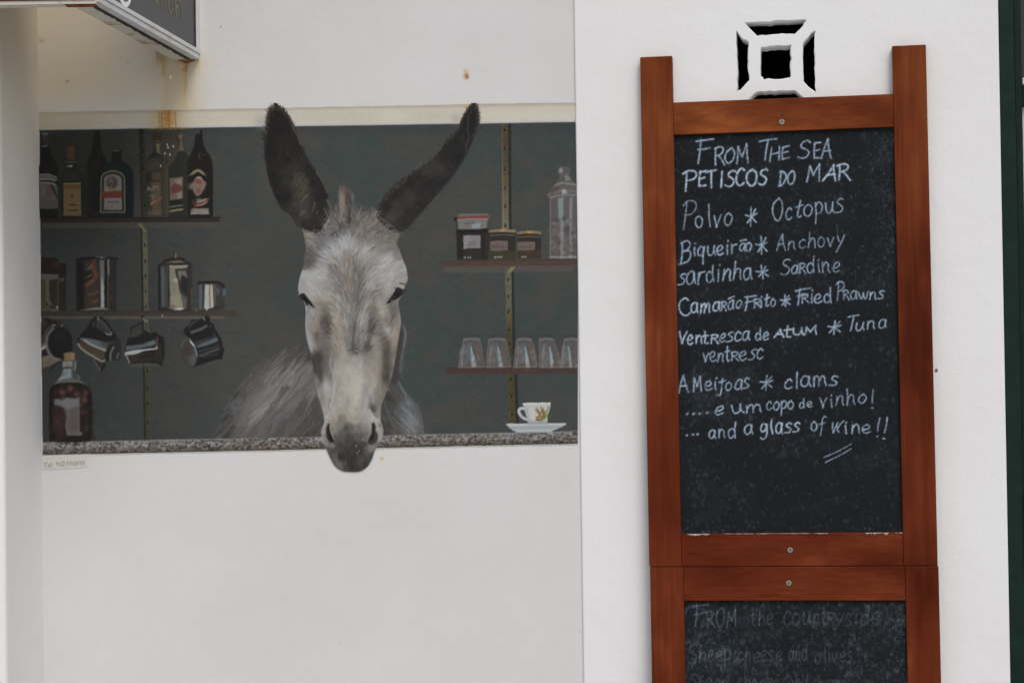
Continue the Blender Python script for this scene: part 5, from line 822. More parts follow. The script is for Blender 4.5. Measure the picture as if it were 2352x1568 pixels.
    # locks of the poll falling over the ear roots
    for k in range(420):
        x0 = rng.uniform(860, 1480); y0 = rng.uniform(930, 1120)
        if x0 > 1330 and y0 < 985 + (x0 - 1330) * .55: continue
        if x0 < 960 and y0 < 1080 - (x0 - 860) * 1.1: continue
        s_ = (x0 - 1110) / 330.; a = -1.57 + s_ * 1.0 + rng.normal(0, .22); L = rng.uniform(25, 65); c0 = [(132, 134, 139), (104, 102, 102), (78, 75, 73), (120, 110, 98), (62, 58, 56), (142, 145, 150), (112, 105, 98)][rng.randint(7)]
        P.stroke(v('A', x0, y0, x0 + L * .5 * math.cos(a), y0 + L * .5 * math.sin(a), x0 + L * math.cos(a + s_ * .7), y0 + L * math.sin(a + s_ * .7)), rng.uniform(1.4, 3.), c0, rng.uniform(.35, .7), .9, dk_, .6)
    P.shape(v('A', 1010, 990, 1060, 1000, 1075, 1030, 1030, 1045), (60, 58, 56), None, 3, .5); P.stroke(v('A', 960, 1090, 1010, 1060, 1060, 1040), 4, (66, 63, 61), .5, 1.6, None, 1.5); P.stroke(v('A', 800, 1010, 850, 1060, 830, 1090), 5, (52, 49, 46), .6, 2, None, 2); P.stroke(v('A', 965, 930, 940, 980, 905, 1030), 4, (150, 156, 164), .7, 1.2, None, 1.2)
    P.stroke(v('A', 930, 820, 955, 860, 975, 920), 6, (104, 100, 98), .6, 2, dk_, 3); P.stroke(v('A', 1300, 900, 1340, 950, 1420, 1010), 4, (128, 124, 120), .6, 1.5, None, 1.5); P.stroke(v('A', 1465, 1060, 1490, 1100, 1472, 1150), 3, (124, 116, 108), .6, 1.2, None, 1.2)
    # forelock
    P.shape(v('A', 1030, 960, 1040, 860, 1022, 720, 1050, 700, 1080, 715, 1120, 745, 1145, 790, 1150, 860, 1140, 960, 1085, 1010), (92, 86, 81), dk_, 3.5, .8, th=.4)
    for k in range(170):
        f = rng.rand(); x0 = 1045 + f * 90 + rng.normal(0, 8); y0 = rng.uniform(800, 1000); x1 = 1022 + f * 112 + rng.normal(0, 7); y1 = (700 + abs(f - .25) * 130) + rng.uniform(0, 120)
        if y1 > y0 - 30: y1 = y0 - 50
        pal = [(134, 128, 122), (146, 140, 134), (112, 104, 97), (132, 118, 104)] if f < .35 else [(62, 57, 53), (84, 77, 70), (98, 90, 82), (52, 49, 47)] if f < .75 else [(110, 108, 108), (128, 130, 134), (88, 84, 82), (70, 66, 64)]
        P.stroke(v('A', x0, y0, (x0 + x1) / 2 + rng.normal(0, 4), (y0 + y1) / 2, x1, y1), rng.uniform(1.8, 3.6), pal[rng.randint(4)], rng.uniform(.35, .7), 1.2, dk_, .8, th=.4)
    for k in range(70):
        x0 = rng.uniform(930, 1330); y0 = rng.uniform(900, 960); P.stroke(v('A', x0, y0 + 30, x0 + rng.normal(0, 18), y0 - rng.uniform(0, 55), x0 + rng.normal(8, 25), y0 - rng.uniform(20, 90) * (1.2 - abs(x0 - 1130) / 260)), rng.uniform(1.6, 3.2), [(118, 114, 110), (96, 92, 90), (134, 128, 120), (80, 78, 78)][rng.randint(4)], .5, 1.2, dk_, .7, th=.35)
    P.stroke(v('A', 1105, 1000, 1110, 920, 1118, 830, 1112, 790), 5, (58, 54, 50), .8, 2, None, 2)
    # whorl, cheek shadows, tendons of the muzzle
    for k in range(60):
        a = rng.uniform(0, 6.283); r = rng.uniform(2, 6); L = rng.uniform(6, 17); x, y = v('G', 845, 535)[0]; P.stroke([(x + r * math.cos(a), y + r * .6 * math.sin(a)), (x + (r + L) * math.cos(a), y + (r + L) * .55 * math.sin(a))], 2., (76, 74, 73) if rng.rand() < .7 else (150, 150, 152), .5, 1.2, None, .8)
    P.stroke(v('G', 850, 160, 845, 260, 850, 370), 5, (92, 88, 84), .6, 2.5); P.blob(*v('G', 1060, 480)[0], 7, 5, (76, 75, 76), .7, .5); P.blob(*v('G', 1075, 360)[0], 5, 6, (86, 82, 80), .6)
    P.stroke(v('G', 230, 600, 290, 720, 330, 850, 370, 980), 8, (70, 66, 62), .6, 4); P.stroke(v('G', 330, 600, 350, 680), 8, (62, 58, 54), .55, 4); P.stroke(v('G', 1330, 420, 1340, 600, 1320, 760, 1300, 870), 9, (84, 79, 73), .55, 5)
    P.stroke(v('G', 500, 650, 500, 760, 545, 900, 570, 1050), 3, (168, 166, 164), .55, 1.6); P.stroke(v('G', 560, 1050, 545, 1200, 510, 1330, 480, 1440), 4.5, (178, 176, 170), .6, 2); P.stroke(v('G', 490, 1250, 480, 1340, 490, 1420), 4, (118, 110, 100), .5, 2.2)
    P.shape(v('G', 1080, 1320, 1150, 1360, 1170, 1440, 1110, 1430), (86, 81, 77), None, 2.4, .85); P.stroke(v('G', 1160, 1090, 1160, 1330), 3, (110, 104, 100), .45, 2); P.stroke(v('G', 1070, 1400, 1120, 1490, 1190, 1568), 5, (184, 182, 177), .65, 2); P.shape(v('G', 920, 830, 970, 900, 940, 1200, 930, 1290, 850, 1250, 870, 960), (184, 178, 166), None, 9, .35)
    P.stroke(v('G', 900, 800, 925, 850, 900, 890), 1.8, (146, 138, 128), .5, 1.4)
    for x, y in ((970, 1035), (885, 1395), (915, 1275), (640, 1410), (885, 1540), (630, 1285)): P.blob(*v('G', x, y)[0], rng.uniform(1.5, 2.6), rng.uniform(1.4, 2), (118, 108, 98), .6)
    # muzzle: nostrils, rims, chin
    P.shape(v('H', 300, 452, 340, 455, 352, 600, 375, 680, 435, 800, 438, 870, 350, 860, 280, 760, 262, 640, 268, 540), (44, 41, 40), None, 2.2, .95); P.shape(v('H', 312, 465, 338, 470, 345, 600, 380, 720, 425, 830, 350, 840, 320, 700, 300, 580), (25, 24, 24), None, 2, .95)
    P.stroke(v('H', 345, 460, 356, 590, 390, 680, 445, 800), 2.6, (158, 150, 140), .6, 1.1); P.stroke(v('H', 390, 890, 440, 940, 400, 960, 340, 930), 4, (132, 128, 126), .6, 1.7); P.stroke(v('H', 230, 480, 180, 590, 175, 720, 210, 850, 300, 920), 4, (164, 160, 154), .5, 2.2)
    P.shape(v('H', 1275, 450, 1320, 425, 1360, 500, 1360, 600, 1400, 680, 1395, 800, 1340, 880, 1250, 910, 1190, 870, 1210, 780, 1265, 660, 1270, 560), (56, 54, 53), None, 2.4, .95); P.shape(v('H', 1285, 450, 1320, 450, 1335, 580, 1330, 720, 1290, 800, 1210, 860, 1225, 780, 1280, 660), (28, 27, 27), None, 2.6, .95)
    P.stroke(v('H', 1258, 450, 1252, 560, 1240, 650, 1190, 740), 2.6, (160, 153, 145), .55, 1.2); P.stroke(v('H', 1330, 400, 1400, 490, 1440, 600, 1460, 700, 1430, 850), 4, (168, 162, 150), .5, 2.2); P.shape(v('H', 1425, 450, 1450, 460, 1475, 540, 1440, 510), (84, 72, 66), None, 1.5, .85)
    P.shape(v('H', 1200, 960, 1330, 920, 1390, 950, 1300, 1040, 1200, 1060), (122, 122, 124), None, 5, .6); P.stroke(v('H', 520, 1290, 560, 1360, 620, 1440), 4, (112, 112, 116), .55, 2.2); P.stroke(v('H', 330, 1110, 420, 1290, 520, 1400, 640, 1480), 2.6, (70, 60, 56), .6, 1.4)
    P.stroke(v('H', 480, 1400, 620, 1490, 820, 1515, 1000, 1505), 2, (110, 88, 76), .4, 1.1); P.stroke(v('H', 320, 1120, 400, 1270, 470, 1380), 1.6, (128, 112, 102), .4, 1.1)
    for k in range(130): x, y = rng.uniform(430, 1250), rng.uniform(560, 1400); P.blob(*v('H', x, y)[0], rng.uniform(.6, 1.1), rng.uniform(.6, 1.1), (132, 128, 122), rng.uniform(.15, .45))
    for x, y in ((1135, 980), (995, 1048), (930, 943), (995, 648), (960, 1098), (1080, 800)): P.blob(*v('H', x, y)[0], 1.3, 1.3, (216, 214, 206), .85)
    for k in range(60): x, y = rng.uniform(480, 1180), rng.uniform(620, 1350); P.stroke(v('H', x, y, x + rng.uniform(-60, 60), y + rng.uniform(30, 90)), 2.2, (92, 85, 78) if k % 2 else (56, 53, 50), .28, 1.2)
    # eyes
    eye = P.item('painted_eye', dk_, None); F_ = lambda *p: v('F', *p)
    P.shape(F_(130, 1110, 165, 1085, 205, 1090, 250, 1150, 320, 1230, 365, 1305, 310, 1280, 265, 1245, 235, 1290, 215, 1220, 160, 1165), (34, 31, 31), eye, 1.5); P.shape(F_(180, 1120, 220, 1130, 290, 1220, 230, 1220, 190, 1170), (22, 21, 22), None, 1.5, .9)
    P.stroke(F_(135, 1120, 130, 1180, 165, 1180), 2, (58, 50, 46), .6, 1); P.stroke(F_(128, 1098, 175, 1072, 225, 1085), 4, (168, 164, 158), .65, 1.5); P.stroke(F_(238, 1265, 235, 1330), 2, (190, 196, 200), .5, 1); P.stroke(F_(225, 1100, 290, 1180, 350, 1280), 2, (150, 146, 140), .5, 1.1)
    eye = P.item('painted_eye', dk_, None)
    P.shape(F_(1400, 1245, 1470, 1150, 1530, 1060, 1560, 1010, 1600, 1000, 1660, 1050, 1655, 1090, 1600, 1150, 1530, 1190, 1470, 1225), (36, 35, 37), eye, 1.4); P.shape(F_(1510, 1100, 1560, 1030, 1610, 1020, 1620, 1080, 1560, 1140), (24, 24, 27), None, 2, .95); P.blob(*F_(1602, 1042)[0], 4, 3, (70, 76, 82), .8)
    P.stroke(F_(1610, 940, 1690, 960, 1680, 1030), 4, (62, 58, 56), .7, 1.8); P.stroke(F_(1540, 985, 1600, 985, 1665, 1010), 4, (160, 152, 144), .75, 1.6); P.stroke(F_(1490, 1195, 1550, 1205, 1590, 1180), 4, (112, 116, 120), .7, 1.8); P.stroke(F_(1405, 1240, 1440, 1160, 1500, 1060), 2, (120, 110, 104), .5, 1.2)
    for k in range(18): x = 1520 + k * 8; P.stroke(F_(x, 1000 + k * 2, x + 25, 1030, x + 30 + k, 1060), 1.3, (30, 28, 28), .4, .8)
    P.shape(F_(1470, 1290, 1530, 1250, 1590, 1300, 1560, 1450, 1500, 1420), (104, 102, 103), None, 5, .6); P.shape(F_(450, 1420, 540, 1440, 540, 1540, 460, 1500), (80, 77, 75), None, 6, .6)
    P.stroke(v('F', 240, 1280, 232, 1400, 235, 1568), 2.2, (164, 168, 172), .6, 1.1)
    # specks of wear over everything
    for k in range(160): x, y = rng.uniform(100, 1320), rng.uniform(310, 1000); P.blob(x, y, .8, .8, (170, 166, 156), rng.uniform(.15, .7))
    P.col += (P.noise(2.6, 41, 1, 1) * 1.8)[..., None] * (P.id > 0)[..., None]
    P.col = np.clip(P.col, 4, 245)
    return P
# ---------------------------------------------------------------- chalk on the two boards
ROWS = [  # word, frame, x from, x to, baseline left, baseline right, capital height, chalk width, strength
 [('F', 'Y', 325, 450, 332, 330, 168, 4.4, .9), ('ROM', 'Y', 465, 728, 350, 325, 128, 4.2, .85), ('T', 'Y', 800, 920, 310, 310, 148, 4.2, .85), ('HE', 'Y', 888, 1042, 328, 304, 112, 4., .85), ('S', 'Y', 1103, 1190, 302, 298, 142, 4., .85), ('EA', 'Y', 1215, 1352, 307, 310, 135, 4., .85)],
 [('P', 'Y', 235, 335, 548, 548, 168, 4.8, 1), ('ETISCOS', 'Y', 345, 870, 521, 494, 116, 4.8, 1), ('DO', 'Y', 955, 1088, 510, 490, 105, 4.4, .9), ('M', 'Y', 1170, 1285, 471, 470, 132, 4.4, .9), ('A', 'Y', 1295, 1390, 470, 468, 112, 4.6, .95), ('R', 'Y', 1405, 1500, 466, 464, 120, 4.6, .95)],
 [('P', 'Y', 215, 320, 845, 845, 218, 3.4, .7), ('olvo', 'Y', 330, 610, 835, 803, 148, 3.6, .85), ('*', 'Y', 705, 800, 812, 800, 135, 3.6, .9), ('O', 'Y', 905, 990, 775, 775, 165, 3.6, .85), ('ctopus', 'Y', 1010, 1445, 766, 700, 150, 3.4, .85)],
 [('B', 'Y', 205, 288, 1080, 1076, 150, 3.8, .85), ('iqueir', 'Y', 305, 640, 1047, 1020, 120, 4., .9), ('ão', 'Y', 655, 755, 1005, 1000, 100, 4., .9), ('*', 'Y', 785, 865, 1030, 1020, 130, 4., .9), ('A', 'Y', 945, 1010, 1000, 1000, 120, 3.2, .75), ('nchovy', 'Y', 1025, 1455, 985, 962, 112, 3.2, .75)],
 [('sardinha', 'Y', 195, 755, 1258, 1206, 138, 4., .85), ('*', 'Y', 795, 880, 1212, 1204, 105, 3.8, .85), ('Sa', 'Y', 975, 1105, 1178, 1170, 110, 3.4, .8), ('R', 'Y', 1110, 1165, 1168, 1168, 75, 3.4, .8), ('dine', 'Y', 1175, 1415, 1166, 1155, 118, 3.4, .8)],
 [('C', 'Y', 205, 290, 1485, 1480, 130, 4.2, .95), ('ama', 'Y', 290, 510, 1470, 1455, 115, 4.2, .95), ('R', 'Y', 515, 560, 1452, 1450, 72, 4.2, .9), ('ão', 'Y', 570, 675, 1450, 1424, 100, 4., .9), ('F', 'Y', 690, 772, 1448, 1445, 125, 4., .9), ('R', 'Y', 765, 815, 1428, 1425, 72, 4., .9), ('ito', 'Y', 820, 935, 1425, 1405, 95, 4., .9), ('*', 'Y', 975, 1045, 1425, 1420, 85, 3.8, .9),
  ('F', 'Y', 1075, 1178, 1418, 1415, 140, 3.8, .85), ('R', 'Y', 1125, 1180, 1392, 1390, 75, 3.6, .85), ('ied', 'Y', 1190, 1360, 1394, 1388, 112, 3.6, .85), ('P', 'Y', 1390, 1450, 1366, 1364, 135, 3.4, .8), ('R', 'Y', 1440, 1490, 1366, 1364, 66, 3.4, .8), ('awns', 'Y', 1500, 1748, 1365, 1358, 95, 3.6, .85)],
 [('V', 'Z', 202, 262, 358, 354, 95, 4.4, .95), ('ent', 'Z', 268, 430, 360, 358, 105, 4.4, .95), ('R', 'Z', 435, 495, 352, 350, 72, 4.2, .95), ('esca', 'Z', 505, 738, 350, 326, 105, 4., .9), ('de', 'Z', 780, 880, 328, 320, 88, 3.8, .9), ('A', 'Z', 930, 1000, 306, 304, 62, 4.2, .95), ('t', 'Z', 1000, 1050, 308, 306, 100, 4., .95), ('u', 'Z', 1055, 1140, 300, 298, 100, 4., .95), ('M', 'Z', 1155, 1260, 290, 282, 66, 4., .95),
  ('*', 'Z', 1325, 1425, 292, 282, 105, 3.8, .9), ('T', 'Z', 1462, 1548, 258, 256, 112, 3.6, .85), ('una', 'Z', 1530, 1778, 258, 236, 105, 3.6, .85)],
 [('vent', 'Z', 388, 590, 500, 490, 118, 3.6, .85), ('R', 'Z', 595, 655, 486, 484, 70, 3.4, .8), ('esc', 'Z', 660, 838, 480, 465, 112, 3.6, .85)],
 [('A', 'Z', 200, 275, 727, 724, 130, 3.8, .9), ('M', 'Z', 312, 378, 718, 716, 112, 3.8, .9), ('eij', 'Z', 395, 545, 710, 708, 110, 3.8, .9), ('oas', 'Z', 555, 732, 706, 692, 110, 3.8, .9), ('*', 'Z', 810, 910, 717, 708, 105, 3.6, .85), ('clams', 'Z', 995, 1400, 697, 672, 118, 3.8, .9)],
 [('....', 'Z', 255, 440, 890, 882, 70, 5, .9), ('e', 'Z', 470, 542, 897, 892, 108, 3.8, .9), ('um', 'Z', 605, 835, 885, 864, 100, 3.8, .9), ('copo', 'Z', 868, 1070, 856, 846, 108, 3.6, .85), ('de', 'Z', 1115, 1207, 842, 836, 72, 3.6, .85), ('V', 'Z', 1275, 1325, 840, 836, 78, 3.4, .8), ('inho', 'Z', 1340, 1630, 832, 808, 112, 3.4, .8), ('!', 'Z', 1660, 1690, 852, 848, 132, 3., .75)],
 [('...', 'Z', 255, 365, 1050, 1042, 70, 5, .9), ('and', 'Z', 430, 630, 1072, 1064, 108, 3.6, .85), ('a', 'Z', 690, 758, 1045, 1040, 105, 3.8, .9), ('glass', 'Z', 815, 1115, 1036, 1026, 118, 4., .95), ('of', 'Z', 1200, 1302, 1014, 1004, 112, 3.4, .8), ('W', 'Z', 1355, 1440, 1035, 1032, 92, 3.6, .85), ('ine', 'Z', 1450, 1662, 1032, 1028, 100, 3.8, .9), ('!', 'Z', 1693, 1722, 1066, 1062, 150, 3.4, .8), ('!', 'Z', 1738, 1778, 1062, 1054, 150, 3.4, .85)]]
ROW_LABEL = ['chalk heading From the Sea', 'chalk heading Petiscos do Mar', 'chalk line Polvo, Octopus', 'chalk line Biqueirão, Anchovy', 'chalk line sardinha, Sardine', 'chalk line Camarão Frito, Fried Prawns', 'chalk line Ventresca de Atum, Tuna', 'chalk line ventresc', 'chalk line Ameijoas, clams', 'chalk line e um copo de vinho', 'chalk line and a glass of wine']
LOW = [[('!', 'W', 612, 632, 728, 726, 45, 2.6, .35), ('F', 'W', 658, 738, 776, 775, 108, 3.4, .5), ('ROM', 'W', 730, 890, 784, 772, 92, 3.2, .42), ('the', 'W', 955, 1072, 768, 764, 85, 3., .36), ('cou', 'W', 1120, 1270, 770, 768, 105, 3., .36), ('nt', 'W', 1275, 1345, 768, 768, 95, 2.8, .3), ('R', 'W', 1345, 1385, 768, 768, 60, 2.8, .3), ('yside', 'W', 1390, 1612, 768, 770, 95, 2.8, .34)],
       [('Sheep', 'W', 640, 858, 966, 946, 92, 3., .4), ('cheese', 'W', 890, 1115, 950, 948, 82, 2.8, .34), ('and', 'W', 1150, 1245, 950, 944, 76, 2.8, .34), ('olives', 'W', 1285, 1475, 964, 950, 85, 2.8, .3)],
       [('Sheep', 'W', 645, 840, 1096, 1092, 78, 2.8, .34), ('cheese', 'W', 890, 1100, 1092, 1090, 74, 2.6, .28), ('and', 'W', 1150, 1245, 1092, 1090, 70, 2.6, .28), ('honey', 'W', 1300, 1460, 1092, 1090, 70, 2.6, .22)]]
def paint_board(x0, y0, x1, y1, step, rows, labels, seed, worn):
    P = Paint(x0, y0, x1, y1, step, (27, 30, 33)); rng = np.random.RandomState(seed); P.id[:] = 1
    P.items.append(('slate_panel', 0, None))
    GX, GY = np.meshgrid(P.X, P.Y)
    n1 = P.noise(60, seed, 1, 3); n2 = P.noise(7, seed + 1, .7, 2); n3 = P.noise(3, seed + 2, .6, 2); grain = np.clip(.84 + P.noise(3., seed + 3, 1, 2) * .6, .3, 1)
    h = (GY - y0) / (y1 - y0); w = (GX - x0) / (x1 - x0)
    dust = ss(.18 + n1 * .6 + .55 * np.exp(-((w - .93) / .1) ** 2) * np.exp(-((h - .2) / .3) ** 2) + .35 * np.exp(-((h - .62) / .12) ** 2 - ((w - .2) / .15) ** 2) + worn)
    a = dust * np.clip((n3 * 1.1 + n2 * .7 - .12) * 2.2, 0, 1) * .30 + dust * .03
    P.col += (np.array([120, 130, 140.]) - P.col) * a[..., None]
    for k in range(1500):   # flecks of rubbed chalk
        x, y = rng.uniform(x0, x1), rng.uniform(y0, y1); L = rng.uniform(1, 7); t = rng.normal(1.25, .5)
        P.stroke([(x, y), (x + L * math.cos(t), y + L * math.sin(t))], rng.uniform(1, 2.6), (118, 128, 138), rng.uniform(.08, .42), 1.1, grain=grain)
    for k in range(1100):   # soft clumps of dust
        x, y = rng.uniform(x0, x1), rng.uniform(y0, y1); w_ = .5 + .5 * (n1[min(P.H - 1, int((y - y0) / P.st)), min(P.W - 1, int((x - x0) / P.st))] > 0)
        P.blob(x, y, rng.uniform(1.6, 4.5), rng.uniform(1.6, 6), (104, 114, 126), rng.uniform(.05, .34) * w_, rng.uniform(-.5, .5))
    for k in range(26):   # wiped smears and ghosts of older writing
        x, y = rng.uniform(x0, x1), rng.uniform(y0, y1); a = rng.normal(.1, .5); L = rng.uniform(30, 110)
        P.stroke([(x, y), (x + L * .5 * math.cos(a), y + L * .5 * math.sin(a) + rng.normal(0, 6)), (x + L * math.cos(a), y + L * math.sin(a))], rng.uniform(10, 30), (66, 72, 80), rng.uniform(.05, .16), 8, grain=grain)
    for k in range(420):
        e = rng.randint(3); x, y = (rng.uniform(x0, x1), y1 - abs(rng.normal(0, 12)) - 8) if e == 0 else (x0 + 6 + abs(rng.normal(0, 10)), rng.uniform(y0, y1)) if e == 1 else (x1 - 10 - abs(rng.normal(0, 30)), rng.uniform(y0, y0 + (y1 - y0) * .45))
        P.stroke([(x, y), (x + rng.normal(0, 3), y + rng.normal(0, 3))], rng.uniform(1.2, 3), (130, 140, 150), rng.uniform(.1, .4), 1.2, grain=grain)
    for r, row in enumerate(rows):
        it = P.item('chalk_lettering', 1, labels[r])
        for wd, fr, xa, xb, ya, yb, hh, cw, st in row:
            for pl in write(wd, xa, xb, ya, yb, hh, seed * 7 + r * 13 + int(xa)):
                pts = v(fr, *sum([list(q) for q in pl], []))
                P.stroke(pts, cw * 2.2, (84, 96, 110), (.16 if worn <= 0 else .2) * st, 2.6)
                ck = cw * .95; P.stroke(pts, ck, (152, 171, 191) if st < .95 else (174, 191, 208), min(1, st * 1.05 + .08) if worn <= 0 else st * .8, 1., it, ck * rng.uniform(.7, 1), grain=grain, th=.3)
                if rng.rand() < .4 and worn <= 0: P.stroke([(px + 1.6, py + .8) for px, py in pts], cw * .4, (168, 184, 200), st * .5, .7, grain=grain)
    if worn <= 0:
        for p in ((1300, 1215, 1400, 1172, 1505, 1115), (1312, 1252, 1420, 1200, 1505, 1150)): P.stroke(v('Z', *p), 3.2, (140, 160, 182), .85, .8, it, 2.6, grain=grain)
    P.col = np.clip(P.col, 4, 245); return P
# ---------------------------------------------------------------- the ground
mesh('ground', [(-60, -60, 0), (60, -60, 0), (60, 60, 0), (-60, 60, 0)], [(0, 1, 2, 3)], m_ground)['kind'] = 'structure'
# ---------------------------------------------------------------- the white house: three wall faces, the breeze block, the green door
house = thing('white_house', 'white plastered house front with a green door and a square breeze block vent', 'house', (-.4, .1, 0))
XL = float(on_plane(np.array(92.), np.array(650.), np.zeros(3), WALL_N)[0])      # inner corner at the left of the mural
YAW = R_(9.)
RX = np.array([math.cos(YAW), -math.sin(YAW), 0.]); RN = np.array([-math.sin(YAW), -math.cos(YAW), 0.]); UP = np.array([0., 0., 1.])
pe = on_plane(np.array(1330.), np.array(874.), np.array([0, -.006, 0]), WALL_N)
RF = Frame([pe[0], pe[1], 0.], RX, UP, RN)                                       # the right hand wall face
HT = 3.5
def paint_wall(step):
    P = Paint(84, -20, 1340, 1590, step, (216, 216, 216)); rng = np.random.RandomState(9); GX, GY = np.meshgrid(P.X, P.Y)
    def tint(m, c): P.col[:] += (np.array(c, float) - P.col) * np.clip(m, 0, 1)[..., None]
    n = P.noise(120, 1, 1, 3); s = P.noise(9, 2, .12, 3)
    tint(ss((560 - GX) / 420 + n * .25) * ss((300 - GY) / 120) * .8, (214, 201, 174))  # warm bounce under the sign painted into the wall, mixed with yellowed dirt
    tint(np.exp(-((GX - 410) / 58) ** 2) * ss((GY - 105) / 30) * ss((300 - GY) / 60) * .62, (214, 192, 150))
    tint(ss((1100 - GY) / 60) * ss((GY - 1030) / 10) * ss((GX - 100) / 20) * .25 * (GX < 330), (222, 212, 194))
    tint(ss((GY - 1250) / 300) * .10 * (1 + s), (214, 212, 206))
    tint(np.clip(P.noise(240, 5, 1, 3) * 1.4, 0, 1) * .22, (206, 204, 199))
    for x, y0, y1, w, a, c in ((377, 118, 175, 7, .75, (196, 150, 88)), (381, 160, 262, 8, .35, (206, 172, 118)), (428, 142, 168, 6, .95, (176, 106, 48)), (426, 160, 215, 8, .6, (194, 142, 78)), (424, 205, 262, 10, .4, (208, 174, 124)), (458, 138, 165, 7, .5, (208, 180, 120)), (363, 112, 150, 9, .4, (206, 176, 124))):
        P.stroke([(x, y0), (x + rng.uniform(-3, 3), (y0 + y1) / 2), (x - 1, y1)], w * .8, c, a * .8, 5.5, None, w * .5); [P.stroke([(x + rng.normal(0, 6), y0 + rng.uniform(0, 20)), (x + rng.normal(0, 7), y1 + rng.uniform(-20, 15))], rng.uniform(1, 3), c, a * .28, 2.5) for q in range(5)]
    P.stroke([(412, 138), (428, 144), (446, 139)], 5, (140, 66, 22), .9, 2); P.stroke([(360, 108), (368, 114), (376, 110)], 6, (128, 58, 20), .9, 2)
    P.blob(1072, 173, 5, 7, (170, 112, 52), .9); P.blob(1070, 163, 5, 6, (206, 180, 140), .7); P.blob(1074, 177, 2, 3, (90, 50, 24), .9)
    P.blob(155, 187, 2.6, 2, (90, 82, 72), .8); P.stroke([(90, 92), (97, 97)], 3, (140, 112, 84), .7, 1.5); P.blob(96, 94, 8, 8, (190, 166, 136), .4)
    P.blob(222, 100, 2, 2, (140, 130, 118), .7); P.blob(295, 141, 1.5, 3, (150, 128, 96), .7); P.blob(877, 1052, 2.4, 3, (196, 140, 44), .9); P.blob(877, 1062, 2, 6, (222, 200, 140), .6); P.blob(508, 62, 1.6, 1.6, (160, 110, 80), .8)
    P.stroke([(485, 132), (497, 142), (500, 155), (492, 168)], 1.5, (216, 204, 180), .6, 2); P.stroke([(778, 1466), (780, 1476)], 2, (190, 188, 184), .7, 1.5); P.stroke([(820, 1030 + 300), (842, 1340)], 1.6, (205, 203, 199), .6, 1.5); P.blob(1330, 1447, 2, 2, (220, 150, 130), .5)
    for k in range(120): P.blob(rng.uniform(90, 1320), rng.uniform(0, 1568), rng.uniform(.8, 1.8), rng.uniform(.8, 1.8), (196, 192, 184), rng.uniform(.1, .5))
    return P
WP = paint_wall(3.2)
xr = pe[0] + .10
xs = np.unique(np.r_[np.linspace(XL, xr, 390)]); zs = np.unique(np.r_[np.linspace(0, .85, 30), np.linspace(.85, 2.55, 520), np.linspace(2.55, HT, 30)])
gx, gz = np.meshgrid(xs, zs); pts = np.stack([gx, 0 * gx, gz], -1).reshape(-1, 3); pu, pw = project(pts)
ci = np.clip(((pu - WP.x0) / WP.st).astype(int), 0, WP.W - 1); cj = np.clip(((pw - WP.y0) / WP.st).astype(int), 0, WP.H - 1)
nx, nz = len(xs), len(zs); q = (np.arange(nz - 1)[:, None] * nx + np.arange(nx - 1)[None, :]).ravel()
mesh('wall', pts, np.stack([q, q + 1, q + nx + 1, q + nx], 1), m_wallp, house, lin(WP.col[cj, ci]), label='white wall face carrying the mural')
# return wall at the left, with a softly rounded outer corner
DEP = .345; r = .012; prof = [(XL, 0.)] + [(XL - r + r * math.cos(t), -DEP + r - r * math.sin(t)) for t in np.linspace(0, math.pi / 2, 6)] + [(XL - 2.2, -DEP)]
prof = [(XL, -k * (DEP - r) / 24) for k in range(24)] + prof[1:]
zz = np.linspace(0, HT, 80); vs = []; cs = []
for z in zz:
    for x, y in prof:
        vs.append((x, y, z)); f = ss((z - 1.75) / .9); cs.append(lin(np.array([238, 237, 236.]) * (1 - f) + np.array([232, 219, 194.]) * f))  # warm bounce light painted in towards the top, with some yellowing
npf = len(prof); q = [(j * npf + i, j * npf + i + 1, (j + 1) * npf + i + 1, (j + 1) * npf + i) for j in range(len(zz) - 1) for i in range(npf - 1)]
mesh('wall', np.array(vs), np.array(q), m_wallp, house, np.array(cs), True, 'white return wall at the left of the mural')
# right hand wall face with the square hole for the breeze block, rounded left edge and its short return
hu, hz = RF.uv([1686, 1880, 1880, 1686], [44, 40, 244, 247]); h0, h1, g0, g1 = hu[[0, 3]].mean(), hu[[1, 2]].mean(), hz[[2, 3]].mean(), hz[:2].mean()
du, _ = RF.uv([2293, 2306, 2320], [0, 784, 1568]); DU = float(du.mean())
bm = bmesh.new(); rr = .0045
def strip(path, z0, z1):
    a = [bm.verts.new((p[0], p[1], z0)) for p in path]; b = [bm.verts.new((p[0], p[1], z1)) for p in path]
    for i in range(len(path) - 1): bm.faces.new((a[i], a[i + 1], b[i + 1], b[i]))
edge = [RF(.01, 0, -.16), RF(0, 0, -.1)] + [RF(rr - rr * math.cos(t), 0, -rr + rr * math.sin(t)) for t in np.linspace(0, math.pi / 2, 6)]
strip(edge, 0, HT)
for a, b, z0, z1 in ((rr, DU, 0, g0), (rr, h0, g0, g1), (h1, DU, g0, g1), (rr, DU, g1, HT)): strip([RF(a, 0, 0), RF(b, 0, 0)], z0, z1)
strip([RF(DU, 0, 0), RF(DU, 0, -.12)], 0, HT)
from_bm('wall', bm, m_wall, house, 'white wall face carrying the two chalkboards')
bm = bmesh.new(); RFb = Frame(RF(0, 0), RX, UP, RN)
add_box(bm, RFb, DU, DU + 1.2, 2.75, HT, -.12, 0); add_box(bm, RFb, DU + 1.2, DU + 2.6, 0, HT, -.12, 0); from_bm('wall', bm, m_wall, house, 'white wall beyond the green door')
